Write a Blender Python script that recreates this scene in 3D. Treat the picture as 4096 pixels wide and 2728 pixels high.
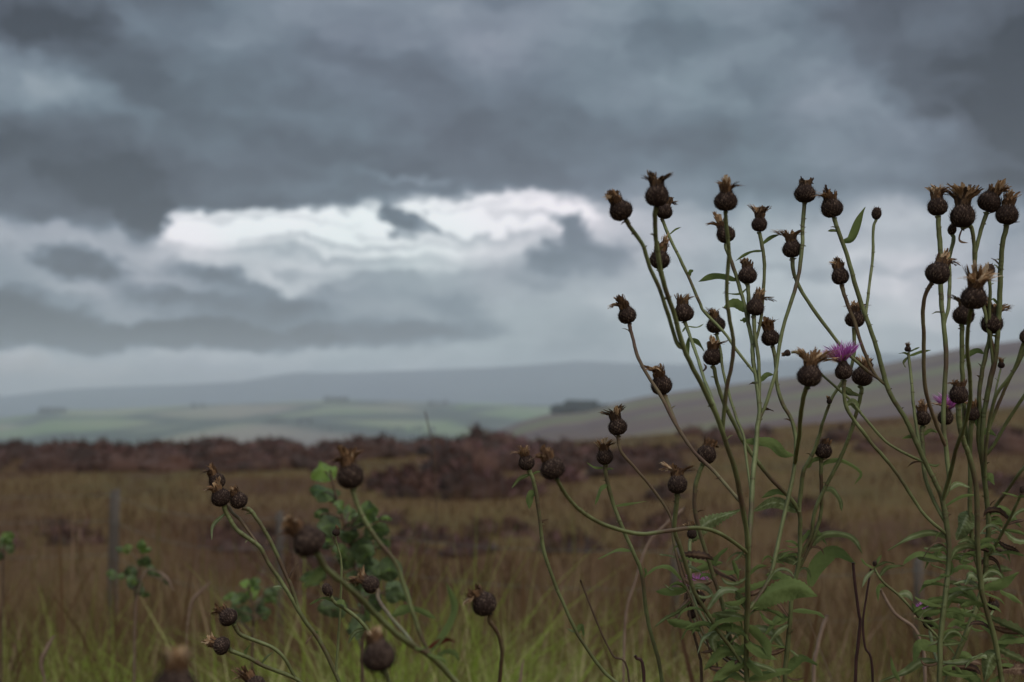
import bpy, math, random
import numpy as np
from mathutils import Vector, Matrix, noise

# ------------------------------------------------------------------ clear
for o in list(bpy.data.objects):
    bpy.data.objects.remove(o, do_unlink=True)
S = bpy.context.scene
COL = S.collection
random.seed(11)
rng = np.random.default_rng(11)

# ------------------------------------------------------------------ camera
FOC = 50.0 / 36.0 * 4096          # focal length in photograph pixels
PITCH = math.atan((1636 - 1364) / FOC)
cam = bpy.data.cameras.new('camera')
cam.lens = 50; cam.sensor_width = 36
cam.clip_start = 0.02; cam.clip_end = 60000
cam.dof.use_dof = True; cam.dof.focus_distance = 0.95; cam.dof.aperture_fstop = 10.0
co = bpy.data.objects.new('camera', cam); COL.objects.link(co)
co.location = (0, 0, 0); co.rotation_euler = (math.radians(90) + PITCH, 0, 0)
S.camera = co

S.render.engine = 'CYCLES'
S.cycles.use_denoising = True
S.cycles.max_bounces = 8; S.cycles.diffuse_bounces = 3; S.cycles.glossy_bounces = 2
S.cycles.transmission_bounces = 3; S.cycles.volume_bounces = 5; S.cycles.transparent_max_bounces = 8
S.view_settings.view_transform = 'Standard'; S.view_settings.look = 'None'
S.view_settings.exposure = 0.0; S.view_settings.gamma = 1.0

FX = Vector((1, 0, 0))
FF = Vector((0, math.cos(PITCH), math.sin(PITCH)))
FU = Vector((0, -math.sin(PITCH), math.cos(PITCH)))
def P(x, y, t):                   # photograph pixel + distance along the lens axis -> point
    return FX * ((x - 2048) / FOC * t) + FU * ((1364 - y) / FOC * t) + FF * t
def PY(x, y, Y):                  # the same, with the distance measured along the ground
    dy = (1364 - y) / FOC
    return P(x, y, Y / (FF.y + dy * FU.y))
V = 4096 / 2354.0                 # sketch units -> photograph pixels

# ------------------------------------------------------------------ world: overcast sky
W = bpy.data.worlds.new('World'); S.world = W; W.use_nodes = True
nt = W.node_tree; nt.nodes.clear()
def nn(t, **k):
    n = nt.nodes.new(t)
    for a, b in k.items(): setattr(n, a, b)
    return n
def lk(a, b): nt.links.new(a, b)
def mth(op, a, b=None, c=None):
    n = nn('ShaderNodeMath', operation=op)
    for i, v in enumerate((a, b, c)):
        if v is None: continue
        if isinstance(v, (int, float)): n.inputs[i].default_value = v
        else: lk(v, n.inputs[i])
    return n.outputs[0]
SUN_EL, SUN_AZ = 46.0, 152.0      # degrees; azimuth measured from straight ahead to the right
tc = nn('ShaderNodeTexCoord')
sep = nn('ShaderNodeSeparateXYZ'); lk(tc.outputs['Generated'], sep.inputs[0])
az = mth('MULTIPLY', mth('ARCTAN2', sep.outputs[0], sep.outputs[1]), 57.2958)
el = mth('MULTIPLY', mth('ARCSINE', sep.outputs[2]), 57.2958)
base = nn('ShaderNodeCombineXYZ'); lk(az, base.inputs[0]); lk(el, base.inputs[1])
def noise_n(vec, sx, sy, scale, detail=4, rough=.5, rot=0, off=0):
    mp = nn('ShaderNodeMapping'); mp.inputs['Scale'].default_value = (sx, sy, 1)
    mp.inputs['Rotation'].default_value = (0, 0, math.radians(rot)); mp.inputs['Location'].default_value = (off, off * .7, off)
    lk(vec, mp.inputs[0])
    n = nn('ShaderNodeTexNoise'); n.inputs['Scale'].default_value = scale
    n.inputs['Detail'].default_value = detail; n.inputs['Roughness'].default_value = rough
    lk(mp.outputs[0], n.inputs['Vector']); return n
wn = noise_n(base.outputs[0], 1, 1.3, .35, 5, .58)
w1 = nn('ShaderNodeVectorMath', operation='SUBTRACT'); lk(wn.outputs['Color'], w1.inputs[0]); w1.inputs[1].default_value = (.5, .5, .5)
w2 = nn('ShaderNodeVectorMath', operation='MULTIPLY'); lk(w1.outputs[0], w2.inputs[0]); w2.inputs[1].default_value = (4.4, 1.9, 0)
w3 = nn('ShaderNodeVectorMath', operation='ADD'); lk(base.outputs[0], w3.inputs[0]); lk(w2.outputs[0], w3.inputs[1])
wf = noise_n(base.outputs[0], 1, 1.8, 1.1, 5, .62, 8, 4.4)      # finer ragged edges
w4 = nn('ShaderNodeVectorMath', operation='SUBTRACT'); lk(wf.outputs['Color'], w4.inputs[0]); w4.inputs[1].default_value = (.5, .5, .5)
w5 = nn('ShaderNodeVectorMath', operation='MULTIPLY'); lk(w4.outputs[0], w5.inputs[0]); w5.inputs[1].default_value = (1.5, .75, 0)
w6 = nn('ShaderNodeVectorMath', operation='ADD'); lk(w3.outputs[0], w6.inputs[0]); lk(w5.outputs[0], w6.inputs[1])
wv = w6.outputs[0]
# height gradient of the cloud cover
gr = nn('ShaderNodeMapRange'); gr.inputs['From Min'].default_value = 0; gr.inputs['From Max'].default_value = 90
lk(el, gr.inputs['Value'])
rp = nn('ShaderNodeValToRGB'); lk(gr.outputs[0], rp.inputs[0])
els = rp.color_ramp.elements
def g(v): return (v, v, v, 1)
els[0].position = 0; els[0].color = g(.80)
els[1].position = 1; els[1].color = g(.50)
for p_, v_ in ((1.2, .80), (3.0, .64), (5.2, .56), (7.4, .52), (8.6, .34), (12, .31), (17, .34), (24, .36), (40, .40)):
    e = els.new(p_ / 90); e.color = g(v_)
val = rp.outputs[0]
def ang(xv, yv):
    d = P(xv * V, yv * V, 1).normalized()
    return math.degrees(math.atan2(d.x, d.y)), math.degrees(math.asin(d.z))
def blob(x, y, rx, ry, rot, soft, target, strength=1.0, vec=None):
    global val
    a, e = ang(x, y); k = 57.2958 / 3270
    mp = nn('ShaderNodeMapping', vector_type='TEXTURE')
    mp.inputs['Location'].default_value = (a, e, 0); mp.inputs['Rotation'].default_value = (0, 0, math.radians(rot))
    mp.inputs['Scale'].default_value = (rx * k, ry * k, 1)
    lk(vec or wv, mp.inputs[0])
    ln = nn('ShaderNodeVectorMath', operation='LENGTH'); lk(mp.outputs[0], ln.inputs[0])
    mr = nn('ShaderNodeMapRange', interpolation_type='SMOOTHSTEP')
    mr.inputs['From Min'].default_value = max(0, 1 - soft); mr.inputs['From Max'].default_value = 1 + soft
    mr.inputs['To Min'].default_value = strength; mr.inputs['To Max'].default_value = 0
    lk(ln.outputs['Value'], mr.inputs['Value'])
    mx = nn('ShaderNodeMix'); mx.data_type = 'FLOAT'
    lk(mr.outputs[0], mx.inputs[0]); lk(val, mx.inputs[2]); mx.inputs[3].default_value = target
    val = mx.outputs[0]
for b in (
    (1750, 170, 420, 190, 0, .8, .44), (1180, 90, 300, 90, -10, .8, .40), (2290, 190, 260, 340, 0, .7, -.12), (2150, 20, 260, 120, 0, .8, .15),
    (2010, 290, 260, 70, -15, .7, .36), (330, 120, 330, 110, -25, .8, .27), (80, 190, 130, 40, -40, .7, .42), (370, 130, 150, 30, -45, .7, .42),
    (290, 262, 190, 62, -10, .7, .42), (900, 350, 640, 95, 0, .6, .19), (1400, 370, 300, 90, 0, .7, .20), (180, 90, 300, 70, -22, .7, .13), (110, 320, 230, 60, -4, .7, .17), (620, 210, 260, 50, -14, .8, .20),
    (1750, 400, 420, 55, 0, .6, .29), (1700, 575, 560, 95, 0, .6, .62), (2100, 540, 260, 70, 0, .7, .60), (2050, 505, 70, 26, 0, .8, .72),
    (880, 560, 540, 96, 0, .55, .80), (850, 512, 480, 56, 0, .45, 1.06), (560, 520, 230, 52, 0, .5, 1.18), (780, 530, 260, 34, 0, .7, 1.15), (1190, 488, 210, 30, 0, .6, 1.05), (980, 478, 380, 7, 2, .9, .80, .8), (640, 500, 240, 6, -2, .9, .86, .7), (900, 556, 360, 11, 1, .9, .74, .9), (1120, 536, 260, 10, -1, .9, .68, .9), (700, 584, 300, 10, -2, .9, .68, .9), (1240, 500, 120, 12, -6, .9, .72, .8),
    (580, 425, 320, 50, -2, .22, .16), (1130, 396, 340, 40, 0, .3, .18), (950, 407, 90, 6, -3, .8, .45, .8),
    (120, 412, 275, 98, 0, .28, .04), (318, 476, 78, 78, 0, .22, .02), (190, 500, 50, 34, 0, .4, .14), (140, 548, 200, 32, 0, .6, .64), (175, 604, 84, 38, -5, .4, .08),
    (938, 492, 56, 30, -35, .35, .14), (985, 515, 40, 10, -25, .6, .3, .8), (1312, 542, 46, 46, 0, .3, .26), (1345, 592, 125, 50, 5, .4, .26), (1235, 657, 80, 18, 0, .6, .28),
    (860, 632, 300, 14, 0, .8, .52, .8), (620, 700, 320, 74, -8, .28, .26), (600, 628, 190, 20, -20, .7, .86, .9), (400, 640, 120, 16, -10, .7, .7, .8), (1010, 705, 270, 66, 0, .5, .48), (700, 640, 60, 16, 10, .7, .85, .8),
    (690, 705, 90, 28, 0, .8, .08), (1075, 718, 95, 32, -15, .7, .14), (430, 690, 140, 20, -6, .8, .16), (330, 740, 120, 14, 0, .8, .5), (500, 768, 340, 30, -2, .4, -.25), (940, 770, 200, 24, 3, .6, .08), (690, 788, 90, 18, 0, .6, -.1),
    (60, 745, 235, 62, -8, .3, .0), (60, 782, 200, 30, 0, .4, -.35), (150, 690, 150, 18, -8, .7, .4, .7), (270, 705, 160, 22, 0, .8, .50, .8), (700, 825, 900, 22, 0, .7, .74, .8),
    (1850, 690, 780, 95, 0, .6, .76), (2000, 620, 300, 10, 0, .9, .58)):
    blob(*b)
n1 = noise_n(wv, 1, 2.2, .17, 5, .5, 14, 7.3)
n2 = noise_n(wv, 1, 3.4, .10, 4, .5, 0, 9.0)
n3 = noise_n(wv, 1.0, 2.2, .22, 6, .6, -38, 5.5)
n5 = noise_n(wv, 1, 1.9, .55, 6, .55, 16, 13.0)
def cen(nz, k): return mth('MULTIPLY', mth('SUBTRACT', nz.outputs['Fac'], .5), k)
val = mth('ADD', val, mth('ADD', cen(n1, .62), mth('ADD', mth('ADD', cen(n2, .26), cen(n5, .12)), cen(n3, .34))))
ramp = nn('ShaderNodeValToRGB'); lk(val, ramp.inputs[0])
def lin(c): return tuple(((v / 255) / 12.92 if v / 255 <= .04045 else ((v / 255 + .055) / 1.055) ** 2.4) for v in c)
re_ = ramp.color_ramp.elements
re_[0].position = 0; re_[0].color = (*lin((26, 34, 44)), 1)
re_[1].position = 1; re_[1].color = (*lin((248, 248, 246)), 1)
for p_, c_ in ((.06, (56, 64, 74)), (.15, (74, 83, 93)), (.3, (98, 111, 122)), (.45, (126, 138, 148)), (.6, (162, 170, 176)), (.75, (196, 202, 205)), (.9, (230, 231, 231))):
    e = re_.new(p_); e.color = (*lin(c_), 1)
# slow drift between slate blue, teal and violet greys; warm rim low down on the left
n4 = noise_n(base.outputs[0], 1, 1.4, .09, 3, .5, 0, 21)
tr = nn('ShaderNodeValToRGB'); lk(n4.outputs['Fac'], tr.inputs[0])
tr.color_ramp.elements[0].position = .32; tr.color_ramp.elements[0].color = (.93, 1.02, 1.03, 1)
tr.color_ramp.elements[1].position = .68; tr.color_ramp.elements[1].color = (1.05, .99, 1.06, 1)
mt = nn('ShaderNodeMix'); mt.data_type = 'RGBA'; mt.blend_type = 'MULTIPLY'; mt.inputs[0].default_value = 1
lk(ramp.outputs[0], mt.inputs[6]); lk(tr.outputs[0], mt.inputs[7])
sv, vv = val, val
val = mth('MULTIPLY', 0.0, 1.0); blob(60, 885, 620, 42, -2, .8, .85); warm = val
mw = nn('ShaderNodeMix'); mw.data_type = 'RGBA'; mw.blend_type = 'MULTIPLY'
lk(warm, mw.inputs[0]); lk(mt.outputs[2], mw.inputs[6]); mw.inputs[7].default_value = (1.20, 1.04, .90, 1)
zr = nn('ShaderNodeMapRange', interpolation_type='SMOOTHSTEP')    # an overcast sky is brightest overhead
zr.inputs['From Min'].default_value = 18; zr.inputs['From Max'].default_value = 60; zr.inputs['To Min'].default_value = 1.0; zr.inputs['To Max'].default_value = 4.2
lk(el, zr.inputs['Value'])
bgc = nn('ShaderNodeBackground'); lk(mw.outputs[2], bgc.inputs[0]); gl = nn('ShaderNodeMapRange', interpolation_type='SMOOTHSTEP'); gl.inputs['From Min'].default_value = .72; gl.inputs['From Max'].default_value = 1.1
gl.inputs['To Min'].default_value = 1.0; gl.inputs['To Max'].default_value = 1.2; lk(vv, gl.inputs['Value'])     # the thin bright gap in the deck
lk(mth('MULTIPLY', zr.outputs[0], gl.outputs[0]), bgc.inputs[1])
sky = nn('ShaderNodeTexSky', sky_type='NISHITA'); sky.sun_disc = False
sky.sun_elevation = math.radians(SUN_EL); sky.sun_rotation = math.radians(SUN_AZ)
bgs = nn('ShaderNodeBackground'); lk(sky.outputs[0], bgs.inputs[0]); bgs.inputs[1].default_value = 0.08
ms = nn('ShaderNodeMixShader'); ms.inputs[0].default_value = 0.04
lk(bgc.outputs[0], ms.inputs[1]); lk(bgs.outputs[0], ms.inputs[2])
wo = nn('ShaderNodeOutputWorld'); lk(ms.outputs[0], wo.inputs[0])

# ------------------------------------------------------------------ sun behind the cloud
sl = bpy.data.lights.new('sun', 'SUN'); sl.energy = 1.6; sl.angle = math.radians(35); sl.color = (1, .93, .82)
so = bpy.data.objects.new('sun', sl); COL.objects.link(so)
sd = Vector((math.sin(math.radians(SUN_AZ)) * math.cos(math.radians(SUN_EL)), math.cos(math.radians(SUN_AZ)) * math.cos(math.radians(SUN_EL)), math.sin(math.radians(SUN_EL))))
so.rotation_euler = (-sd).to_track_quat('-Z', 'Y').to_euler(); so.location = sd * 50

# ------------------------------------------------------------------ materials
def mat(name, stops, scale=8, rough=.85, bump=0.0, bscale=60, detail=5, coord='Object', attr=None, trans=0.0, spec=.25, stretch=(1, 1, 1), distort=0, backs=None):
    m = bpy.data.materials.new(name); m.use_nodes = True
    t = m.node_tree; N = t.nodes; L = t.links
    b = N['Principled BSDF']; out = N['Material Output']
    b.inputs['Roughness'].default_value = rough; b.inputs['Specular IOR Level'].default_value = spec
    c = N.new('ShaderNodeTexCoord'); mp = N.new('ShaderNodeMapping'); mp.inputs['Scale'].default_value = stretch
    L.new(c.outputs[coord], mp.inputs[0])
    nz = N.new('ShaderNodeTexNoise'); nz.inputs['Scale'].default_value = scale; nz.inputs['Detail'].default_value = detail; nz.inputs['Distortion'].default_value = distort
    nz.inputs['Roughness'].default_value = .6
    L.new(mp.outputs[0], nz.inputs['Vector'])
    fac = nz.outputs['Fac']
    if attr:
        at = N.new('ShaderNodeAttribute'); at.attribute_name = attr
        a = N.new('ShaderNodeMath'); a.operation = 'MULTIPLY_ADD'; L.new(nz.outputs['Fac'], a.inputs[0]); a.inputs[1].default_value = .45
        L.new(at.outputs['Fac'], a.inputs[2])
        s_ = N.new('ShaderNodeMath'); s_.operation = 'SUBTRACT'; L.new(a.outputs[0], s_.inputs[0]); s_.inputs[1].default_value = .22
        fac = s_.outputs[0]
    r = N.new('ShaderNodeValToRGB'); L.new(fac, r.inputs[0])
    e = r.color_ramp.elements
    e[0].position = stops[0][0]; e[0].color = (*stops[0][1], 1)
    e[1].position = stops[-1][0]; e[1].color = (*stops[-1][1], 1)
    for p_, c_ in stops[1:-1]:
        x = e.new(p_); x.color = (*c_, 1)
    col = r.outputs[0]
    if backs:
        ge = N.new('ShaderNodeNewGeometry'); mb = N.new('ShaderNodeMix'); mb.data_type = 'RGBA'
        L.new(ge.outputs['Backfacing'], mb.inputs[0]); L.new(col, mb.inputs[6]); mb.inputs[7].default_value = (*backs, 1)
        col = mb.outputs[2]
    L.new(col, b.inputs['Base Color'])
    if bump:
        n2 = N.new('ShaderNodeTexNoise'); n2.inputs['Scale'].default_value = bscale; n2.inputs['Detail'].default_value = 6
        L.new(mp.outputs[0], n2.inputs['Vector'])
        bp = N.new('ShaderNodeBump'); bp.inputs['Strength'].default_value = min(1, bump); bp.inputs['Distance'].default_value = .4 / bscale
        L.new(n2.outputs['Fac'], bp.inputs['Height']); L.new(bp.outputs[0], b.inputs['Normal'])
    if trans:
        tl = N.new('ShaderNodeBsdfTranslucent'); L.new(col, tl.inputs[0])
        mx = N.new('ShaderNodeMixShader'); mx.inputs[0].default_value = trans
        L.new(b.outputs[0], mx.inputs[1]); L.new(tl.outputs[0], mx.inputs[2]); L.new(mx.outputs[0], out.inputs['Surface'])
    return m
M = {}
M['bulb'] = mat('bract_scales', [(.3, (.032, .020, .016)), (.55, (.082, .052, .040)), (.75, (.21, .145, .105))], 420, .95, .8, 2600, attr='tint', spec=.08)
M['tuft'] = mat('withered_florets', [(.15, (.09, .045, .022)), (.45, (.28, .15, .070)), (.7, (.48, .30, .16)), (.95, (.62, .46, .30))], 350, .8, .3, 1500, attr='tint', trans=.25)
M['tuft_dark'] = mat('dark_withered_florets', [(.15, (.060, .034, .020)), (.45, (.20, .11, .052)), (.85, (.44, .28, .15))], 350, .8, .3, 1500, attr='tint', trans=.2)
M['stem'] = mat('ribbed_green_stem', [(.20, (.10, .062, .036)), (.38, (.115, .12, .045)), (.58, (.17, .185, .075)), (.85, (.27, .27, .14))], 55, .6, .5, 700, attr='tint', spec=.3)
M['stem_brown'] = mat('brown_green_stem', [(.25, (.090, .048, .028)), (.5, (.13, .088, .045)), (.8, (.18, .17, .075))], 40, .65, .5, 700, attr='tint', spec=.3)
M['leaf'] = mat('green_leaf', [(.18, (.085, .072, .018)), (.38, (.100, .125, .020)), (.62, (.145, .185, .026)), (.85, (.32, .33, .12))], 60, .85, .5, 500, attr='tint', trans=.38, spec=.1, backs=(.135, .17, .055))
M['leaf_pale'] = mat('glaucous_leaf', [(.25, (.095, .105, .040)), (.5, (.15, .175, .070)), (.85, (.28, .30, .17))], 60, .85, .5, 500, attr='tint', trans=.3, spec=.12)
M['leaf_dry'] = mat('withered_leaf', [(.25, (.04, .022, .015)), (.5, (.11, .060, .035)), (.8, (.20, .13, .08))], 80, .8, .5, 500, attr='tint', trans=.2)
M['leaf_red'] = mat('red_leaf', [(.25, (.08, .016, .010)), (.8, (.16, .035, .022))], 80, .7, .3, 500, trans=.2)
M['petal'] = mat('purple_florets', [(.2, (.32, .06, .27)), (.5, (.56, .14, .48)), (.8, (.74, .36, .65))], 300, .6, 0, attr='tint', trans=.35)
M['sap'] = mat('round_leaf', [(.1, (.065, .080, .034)), (.5, (.105, .145, .05)), (.9, (.16, .24, .04))], 20, .55, 0, attr='tint', trans=.35)
M['twig'] = mat('twig_bark', [(.3, (.06, .035, .022)), (.7, (.13, .08, .05))], 60, .8, .4, 400)
M['post'] = mat('weathered_post', [(.3, (.060, .046, .036)), (.7, (.12, .098, .080))], 12, .9, .5, 90, stretch=(4, 4, .6))
M['wire'] = mat('galvanised_wire', [(.3, (.08, .085, .07)), (.7, (.13, .14, .12))], 20, .5, 0, spec=.5)
M['green_grass'] = mat('verge_grass', [(.05, (.17, .11, .045)), (.25, (.17, .20, .028)), (.60, (.24, .32, .038)), (.80, (.31, .38, .07)), (.95, (.62, .50, .26))], 3, .7, 0, attr='tint', trans=.45)
M['dead_grass'] = mat('dead_grass', [(.05, (.055, .023, .011)), (.35, (.105, .052, .022)), (.6, (.14, .078, .036)), (.8, (.12, .105, .028)), (.97, (.28, .18, .11))], 2, .8, 0, attr='tint', trans=.25)
M['heather'] = mat('heather_sprigs', [(.1, (.030, .016, .011)), (.4, (.075, .036, .024)), (.66, (.125, .062, .052)), (.9, (.24, .13, .135))], 1.2, .9, 0, attr='tint')
M['heather_bed'] = mat('heather_bed', [(.3, (.030, .016, .012)), (.7, (.085, .044, .034))], 2.5, .95, .6, 12)
M['woods'] = mat('far_wood', [(.3, (.012, .018, .014)), (.7, (.03, .04, .028))], .05, .95)

# ------------------------------------------------------------------ object helpers
def link(o, parent=None):
    COL.objects.link(o)
    if parent is not None:
        o.parent = parent
        o.matrix_parent_inverse = Matrix.Identity(4)
    return o
def world_loc(parent):
    p = Vector((0, 0, 0))
    while parent is not None:
        p += parent.location; parent = parent.parent
    return p
def tag(o, label=None, cat=None, group=None, kind=None):
    if label: o['label'] = label
    if cat: o['category'] = cat
    if group: o['group'] = group
    if kind: o['kind'] = kind
    return o
def empty(name, loc, label, cat, group=None):
    o = bpy.data.objects.new(name, None); o.empty_display_size = .05; o.location = loc
    COL.objects.link(o); return tag(o, label, cat, group)
class MB:                         # collects quads/tris with a per-vertex tint, builds ONE mesh
    def __init__(s): s.v = []; s.f = []; s.t = []
    def add(s, vs, fs, tint):
        b = len(s.v); s.v.extend(vs); s.f.extend([tuple(i + b for i in f) for f in fs])
        s.t.extend([tint] * len(vs) if not isinstance(tint, (list, tuple)) else tint)
    def build(s, name, m, parent=None, origin=None, smooth=True):
        w = world_loc(parent)
        og = Vector(origin) if origin is not None else (w.copy() if parent is not None else Vector(s.v[0]))
        me = bpy.data.meshes.new(name)
        me.from_pydata([tuple(Vector(p) - og) for p in s.v], [], s.f)
        at = me.attributes.new('tint', 'FLOAT', 'POINT'); at.data.foreach_set('value', s.t)
        me.materials.append(m)
        if smooth: me.polygons.foreach_set('use_smooth', [True] * len(me.polygons))
        me.update()
        o = bpy.data.objects.new(name, me); link(o, parent)
        o.location = og - w
        return o
def crom(pts, per=6):             # Catmull-Rom through points (any tuples as Vectors)
    if len(pts) < 3:
        return [pts[0].lerp(pts[-1], i / per) for i in range(per + 1)]
    q = [pts[0] * 2 - pts[1]] + list(pts) + [pts[-1] * 2 - pts[-2]]
    out = []
    for i in range(1, len(q) - 2):
        a, b, c, d = q[i - 1], q[i], q[i + 1], q[i + 2]
        for k in range(per):
            t = k / per
            out.append(.5 * ((2 * b) + (c - a) * t + (2 * a - 5 * b + 4 * c - d) * t * t + (3 * b - a - 3 * c + d) * t ** 3))
    out.append(q[-2]); return out
def tube(mb, pts, rad, tint, sides=10, rib=.13, cap=True):
    n = len(pts); vs = []; ts = []
    ref = Vector((0, 1, 0))
    for i, p in enumerate(pts):
        d = (pts[min(i + 1, n - 1)] - pts[max(i - 1, 0)])
        d = d.normalized() if d.length > 1e-9 else Vector((0, 0, 1))
        x = d.cross(ref); x = x.normalized() if x.length > 1e-4 else Vector((1, 0, 0)); y = x.cross(d).normalized()
        for k in range(sides):
            a = 2 * math.pi * k / sides; rr = rad[i] * (1 + (rib if k % 2 else -rib))
            vs.append(p + x * (math.cos(a) * rr) + y * (math.sin(a) * rr))
            ts.append(tint[i] if isinstance(tint, list) else tint)
    fs = [(i * sides + k, i * sides + (k + 1) % sides, (i + 1) * sides + (k + 1) % sides, (i + 1) * sides + k) for i in range(n - 1) for k in range(sides)]
    if cap: fs += [tuple(range(sides)), tuple(reversed(range((n - 1) * sides, n * sides)))]
    mb.add(vs, fs, ts)
def ribbon(mb, pts, ws, side, tint):
    vs = []; fs = []
    for p, w in zip(pts, ws):
        vs += [p - side * w, p + side * w]
    for i in range(len(pts) - 1):
        fs.append((2 * i, 2 * i + 1, 2 * i + 3, 2 * i + 2))
    mb.add(vs, fs, tint)

# ------------------------------------------------------------------ ground and hills
CREST = [(-4000, 1046), (-300, 1044), (0, 1042), (200, 1036), (450, 1027), (700, 1038), (850, 1024), (1000, 1030), (1110, 1014), (1200, 1026), (1400, 1010), (1600, 992), (1800, 980), (2000, 965), (2200, 947), (2354, 932), (3000, 900), (5000, 870)]
def interp(tab, x):
    return float(np.interp(x, [a for a, _ in tab], [b for _, b in tab]))
def sstep(a, b, x):
    t = min(1, max(0, (x - a) / (b - a))); return t * t * (3 - 2 * t)
CR = 60.0
def zg(x, y):
    base_ = -.9 - .6 * sstep(1.5, 8, y)
    if y <= 8:
        z = base_
    else:
        xv = (x / y * FOC * 1.0 + 2048) / V
        zc = CR * (1636 - interp(CREST, xv) * V) / FOC
        if y <= CR:
            t = (y - 8) / (CR - 8)
            z = -1.5 + (zc + 1.5) * (t * .6 + .4 * t * t)
        else:
            z = zc * max(0, 1 - (y - CR) / 300) - .035 * (y - CR) - 2.2e-4 * (y - CR) ** 2
            z = max(z, -70)
    z += .05 * noise.noise(Vector((x * .7, y * .7, 0))) * min(1, y / 3) + .10 * noise.noise(Vector((x * .12, y * .12, 3))) * min(1, y / 20)
    return z
def ground_at(xv, yv):            # where the line of sight through a sketch point meets the ground
    x, y = xv * V, yv * V
    Yp = 2.0
    while Yp < 75:
        p = PY(x, y, Yp)
        if p.z < zg(p.x, Yp): return Vector((p.x, Yp, zg(p.x, Yp)))
        Yp *= 1.03
    return None
def grid(name, rows, m, kind='structure'):
    nr, nc = len(rows), len(rows[0])
    me = bpy.data.meshes.new(name)
    me.from_pydata([tuple(p) for r in rows for p in r], [], [(i * nc + j, i * nc + j + 1, (i + 1) * nc + j + 1, (i + 1) * nc + j) for i in range(nr - 1) for j in range(nc - 1)])
    me.polygons.foreach_set('use_smooth', [True] * len(me.polygons)); me.materials.append(m); me.update()
    o = bpy.data.objects.new(name, me); COL.objects.link(o)
    return tag(o, kind=kind)
def field_mat(name, cols, scale, stretch=(1, 1, 1), hedge=0.0, cell=1.0, patch=None):
    m = bpy.data.materials.new(name); m.use_nodes = True
    t = m.node_tree; N = t.nodes; L = t.links; b = N['Principled BSDF']; b.inputs['Roughness'].default_value = .95; b.inputs['Specular IOR Level'].default_value = .05
    c = N.new('ShaderNodeTexCoord'); mp = N.new('ShaderNodeMapping'); mp.inputs['Scale'].default_value = stretch; L.new(c.outputs['Object'], mp.inputs[0])
    nz = N.new('ShaderNodeTexNoise'); nz.inputs['Scale'].default_value = scale; nz.inputs['Detail'].default_value = 6; L.new(mp.outputs[0], nz.inputs['Vector'])
    fac = nz.outputs['Fac']
    if hedge:
        vo = N.new('ShaderNodeTexVoronoi'); vo.inputs['Scale'].default_value = cell; L.new(mp.outputs[0], vo.inputs['Vector'])
        sp = N.new('ShaderNodeSeparateColor'); L.new(vo.outputs['Color'], sp.inputs[0])
        mm = N.new('ShaderNodeMix'); mm.data_type = 'FLOAT'; mm.inputs[0].default_value = hedge; L.new(nz.outputs['Fac'], mm.inputs[2]); L.new(sp.outputs[0], mm.inputs[3])
        fac = mm.outputs[0]
    r = N.new('ShaderNodeValToRGB'); L.new(fac, r.inputs[0]); e = r.color_ramp.elements
    e[0].position = cols[0][0]; e[0].color = (*cols[0][1], 1); e[1].position = cols[-1][0]; e[1].color = (*cols[-1][1], 1)
    for p_, c_ in cols[1:-1]:
        x = e.new(p_); x.color = (*c_, 1)
    col = r.outputs[0]
    if hedge:
        v2 = N.new('ShaderNodeTexVoronoi'); v2.feature = 'DISTANCE_TO_EDGE'; v2.inputs['Scale'].default_value = cell; L.new(mp.outputs[0], v2.inputs['Vector'])
        mr = N.new('ShaderNodeMapRange'); mr.inputs['From Min'].default_value = .03; mr.inputs['From Max'].default_value = .11; L.new(v2.outputs['Distance'], mr.inputs['Value'])
        mx = N.new('ShaderNodeMix'); mx.data_type = 'RGBA'; L.new(mr.outputs[0], mx.inputs[0]); mx.inputs[6].default_value = (.03, .045, .03, 1); L.new(col, mx.inputs[7])
        col = mx.outputs[2]
    L.new(col, b.inputs['Base Color'])
    return m
mg = field_mat('moor_ground', [(.30, (.055, .026, .017)), (.42, (.085, .048, .022)), (.52, (.105, .066, .026)), (.62, (.085, .060, .024)), (.75, (.070, .034, .026))], .22, (1, .45, 1))
rows = []
ys = [-40, -15, -5, -1, 0, .5, 1, 1.5, 2, 3, 4, 5, 6, 7, 8] + list(np.geomspace(9, 58, 40)) + [59, 60, 61, 63, 66, 70, 80, 95, 120, 160, 220, 300, 400, 520, 640]
for y in ys:
    half = max(60, abs(y) * 1.6)
    rows.append([Vector((x, y, zg(x, y))) for x in np.linspace(-half, half, 150)])
grid('ground', rows, mg)
# valley floor reaching the horizon
vm = field_mat('valley_fields', [(.3, (.045, .065, .03)), (.5, (.07, .11, .04)), (.7, (.10, .10, .06))], .002, hedge=.5, cell=.004)
grid('valley_floor', [[Vector((x, y, -71)) for x in (-14000, -5000, 0, 5000, 14000)] for y in (-2000, 300, 3000, 8000, 14000)], vm)
def ridge(name, tab, Yr, Yf, zf, m, nx=160, ny=40, amp=1.0, nsc=.002, shape=1.3, x0=-2600, x1=5000):
    rows = []
    for j in range(ny + 14):
        row = []
        for xv in np.linspace(x0, x1, nx):
            yv = interp(tab, xv); top = PY(xv * V, yv * V, Yr)
            if j < ny:
                t = j / (ny - 1); Y = Yf + (Yr - Yf) * t
                z = zf + (top.z - zf) * (1 - (1 - t) ** shape)
            else:
                t = (j - ny + 1) / 14; Y = Yr * (1 + .45 * t); z = top.z + (-75 - top.z) * (t ** 1.5)
            x = top.x * Y / Yr
            nz_ = noise.fractal(Vector((x * nsc, Y * nsc * 2, 0)), .8, 2.1, 5) * amp
            row.append(Vector((x, Y, z + nz_ * min(1, 2.2 * (1 - t) + .12))))
        rows.append(row)
    return grid(name, rows, m)
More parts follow.
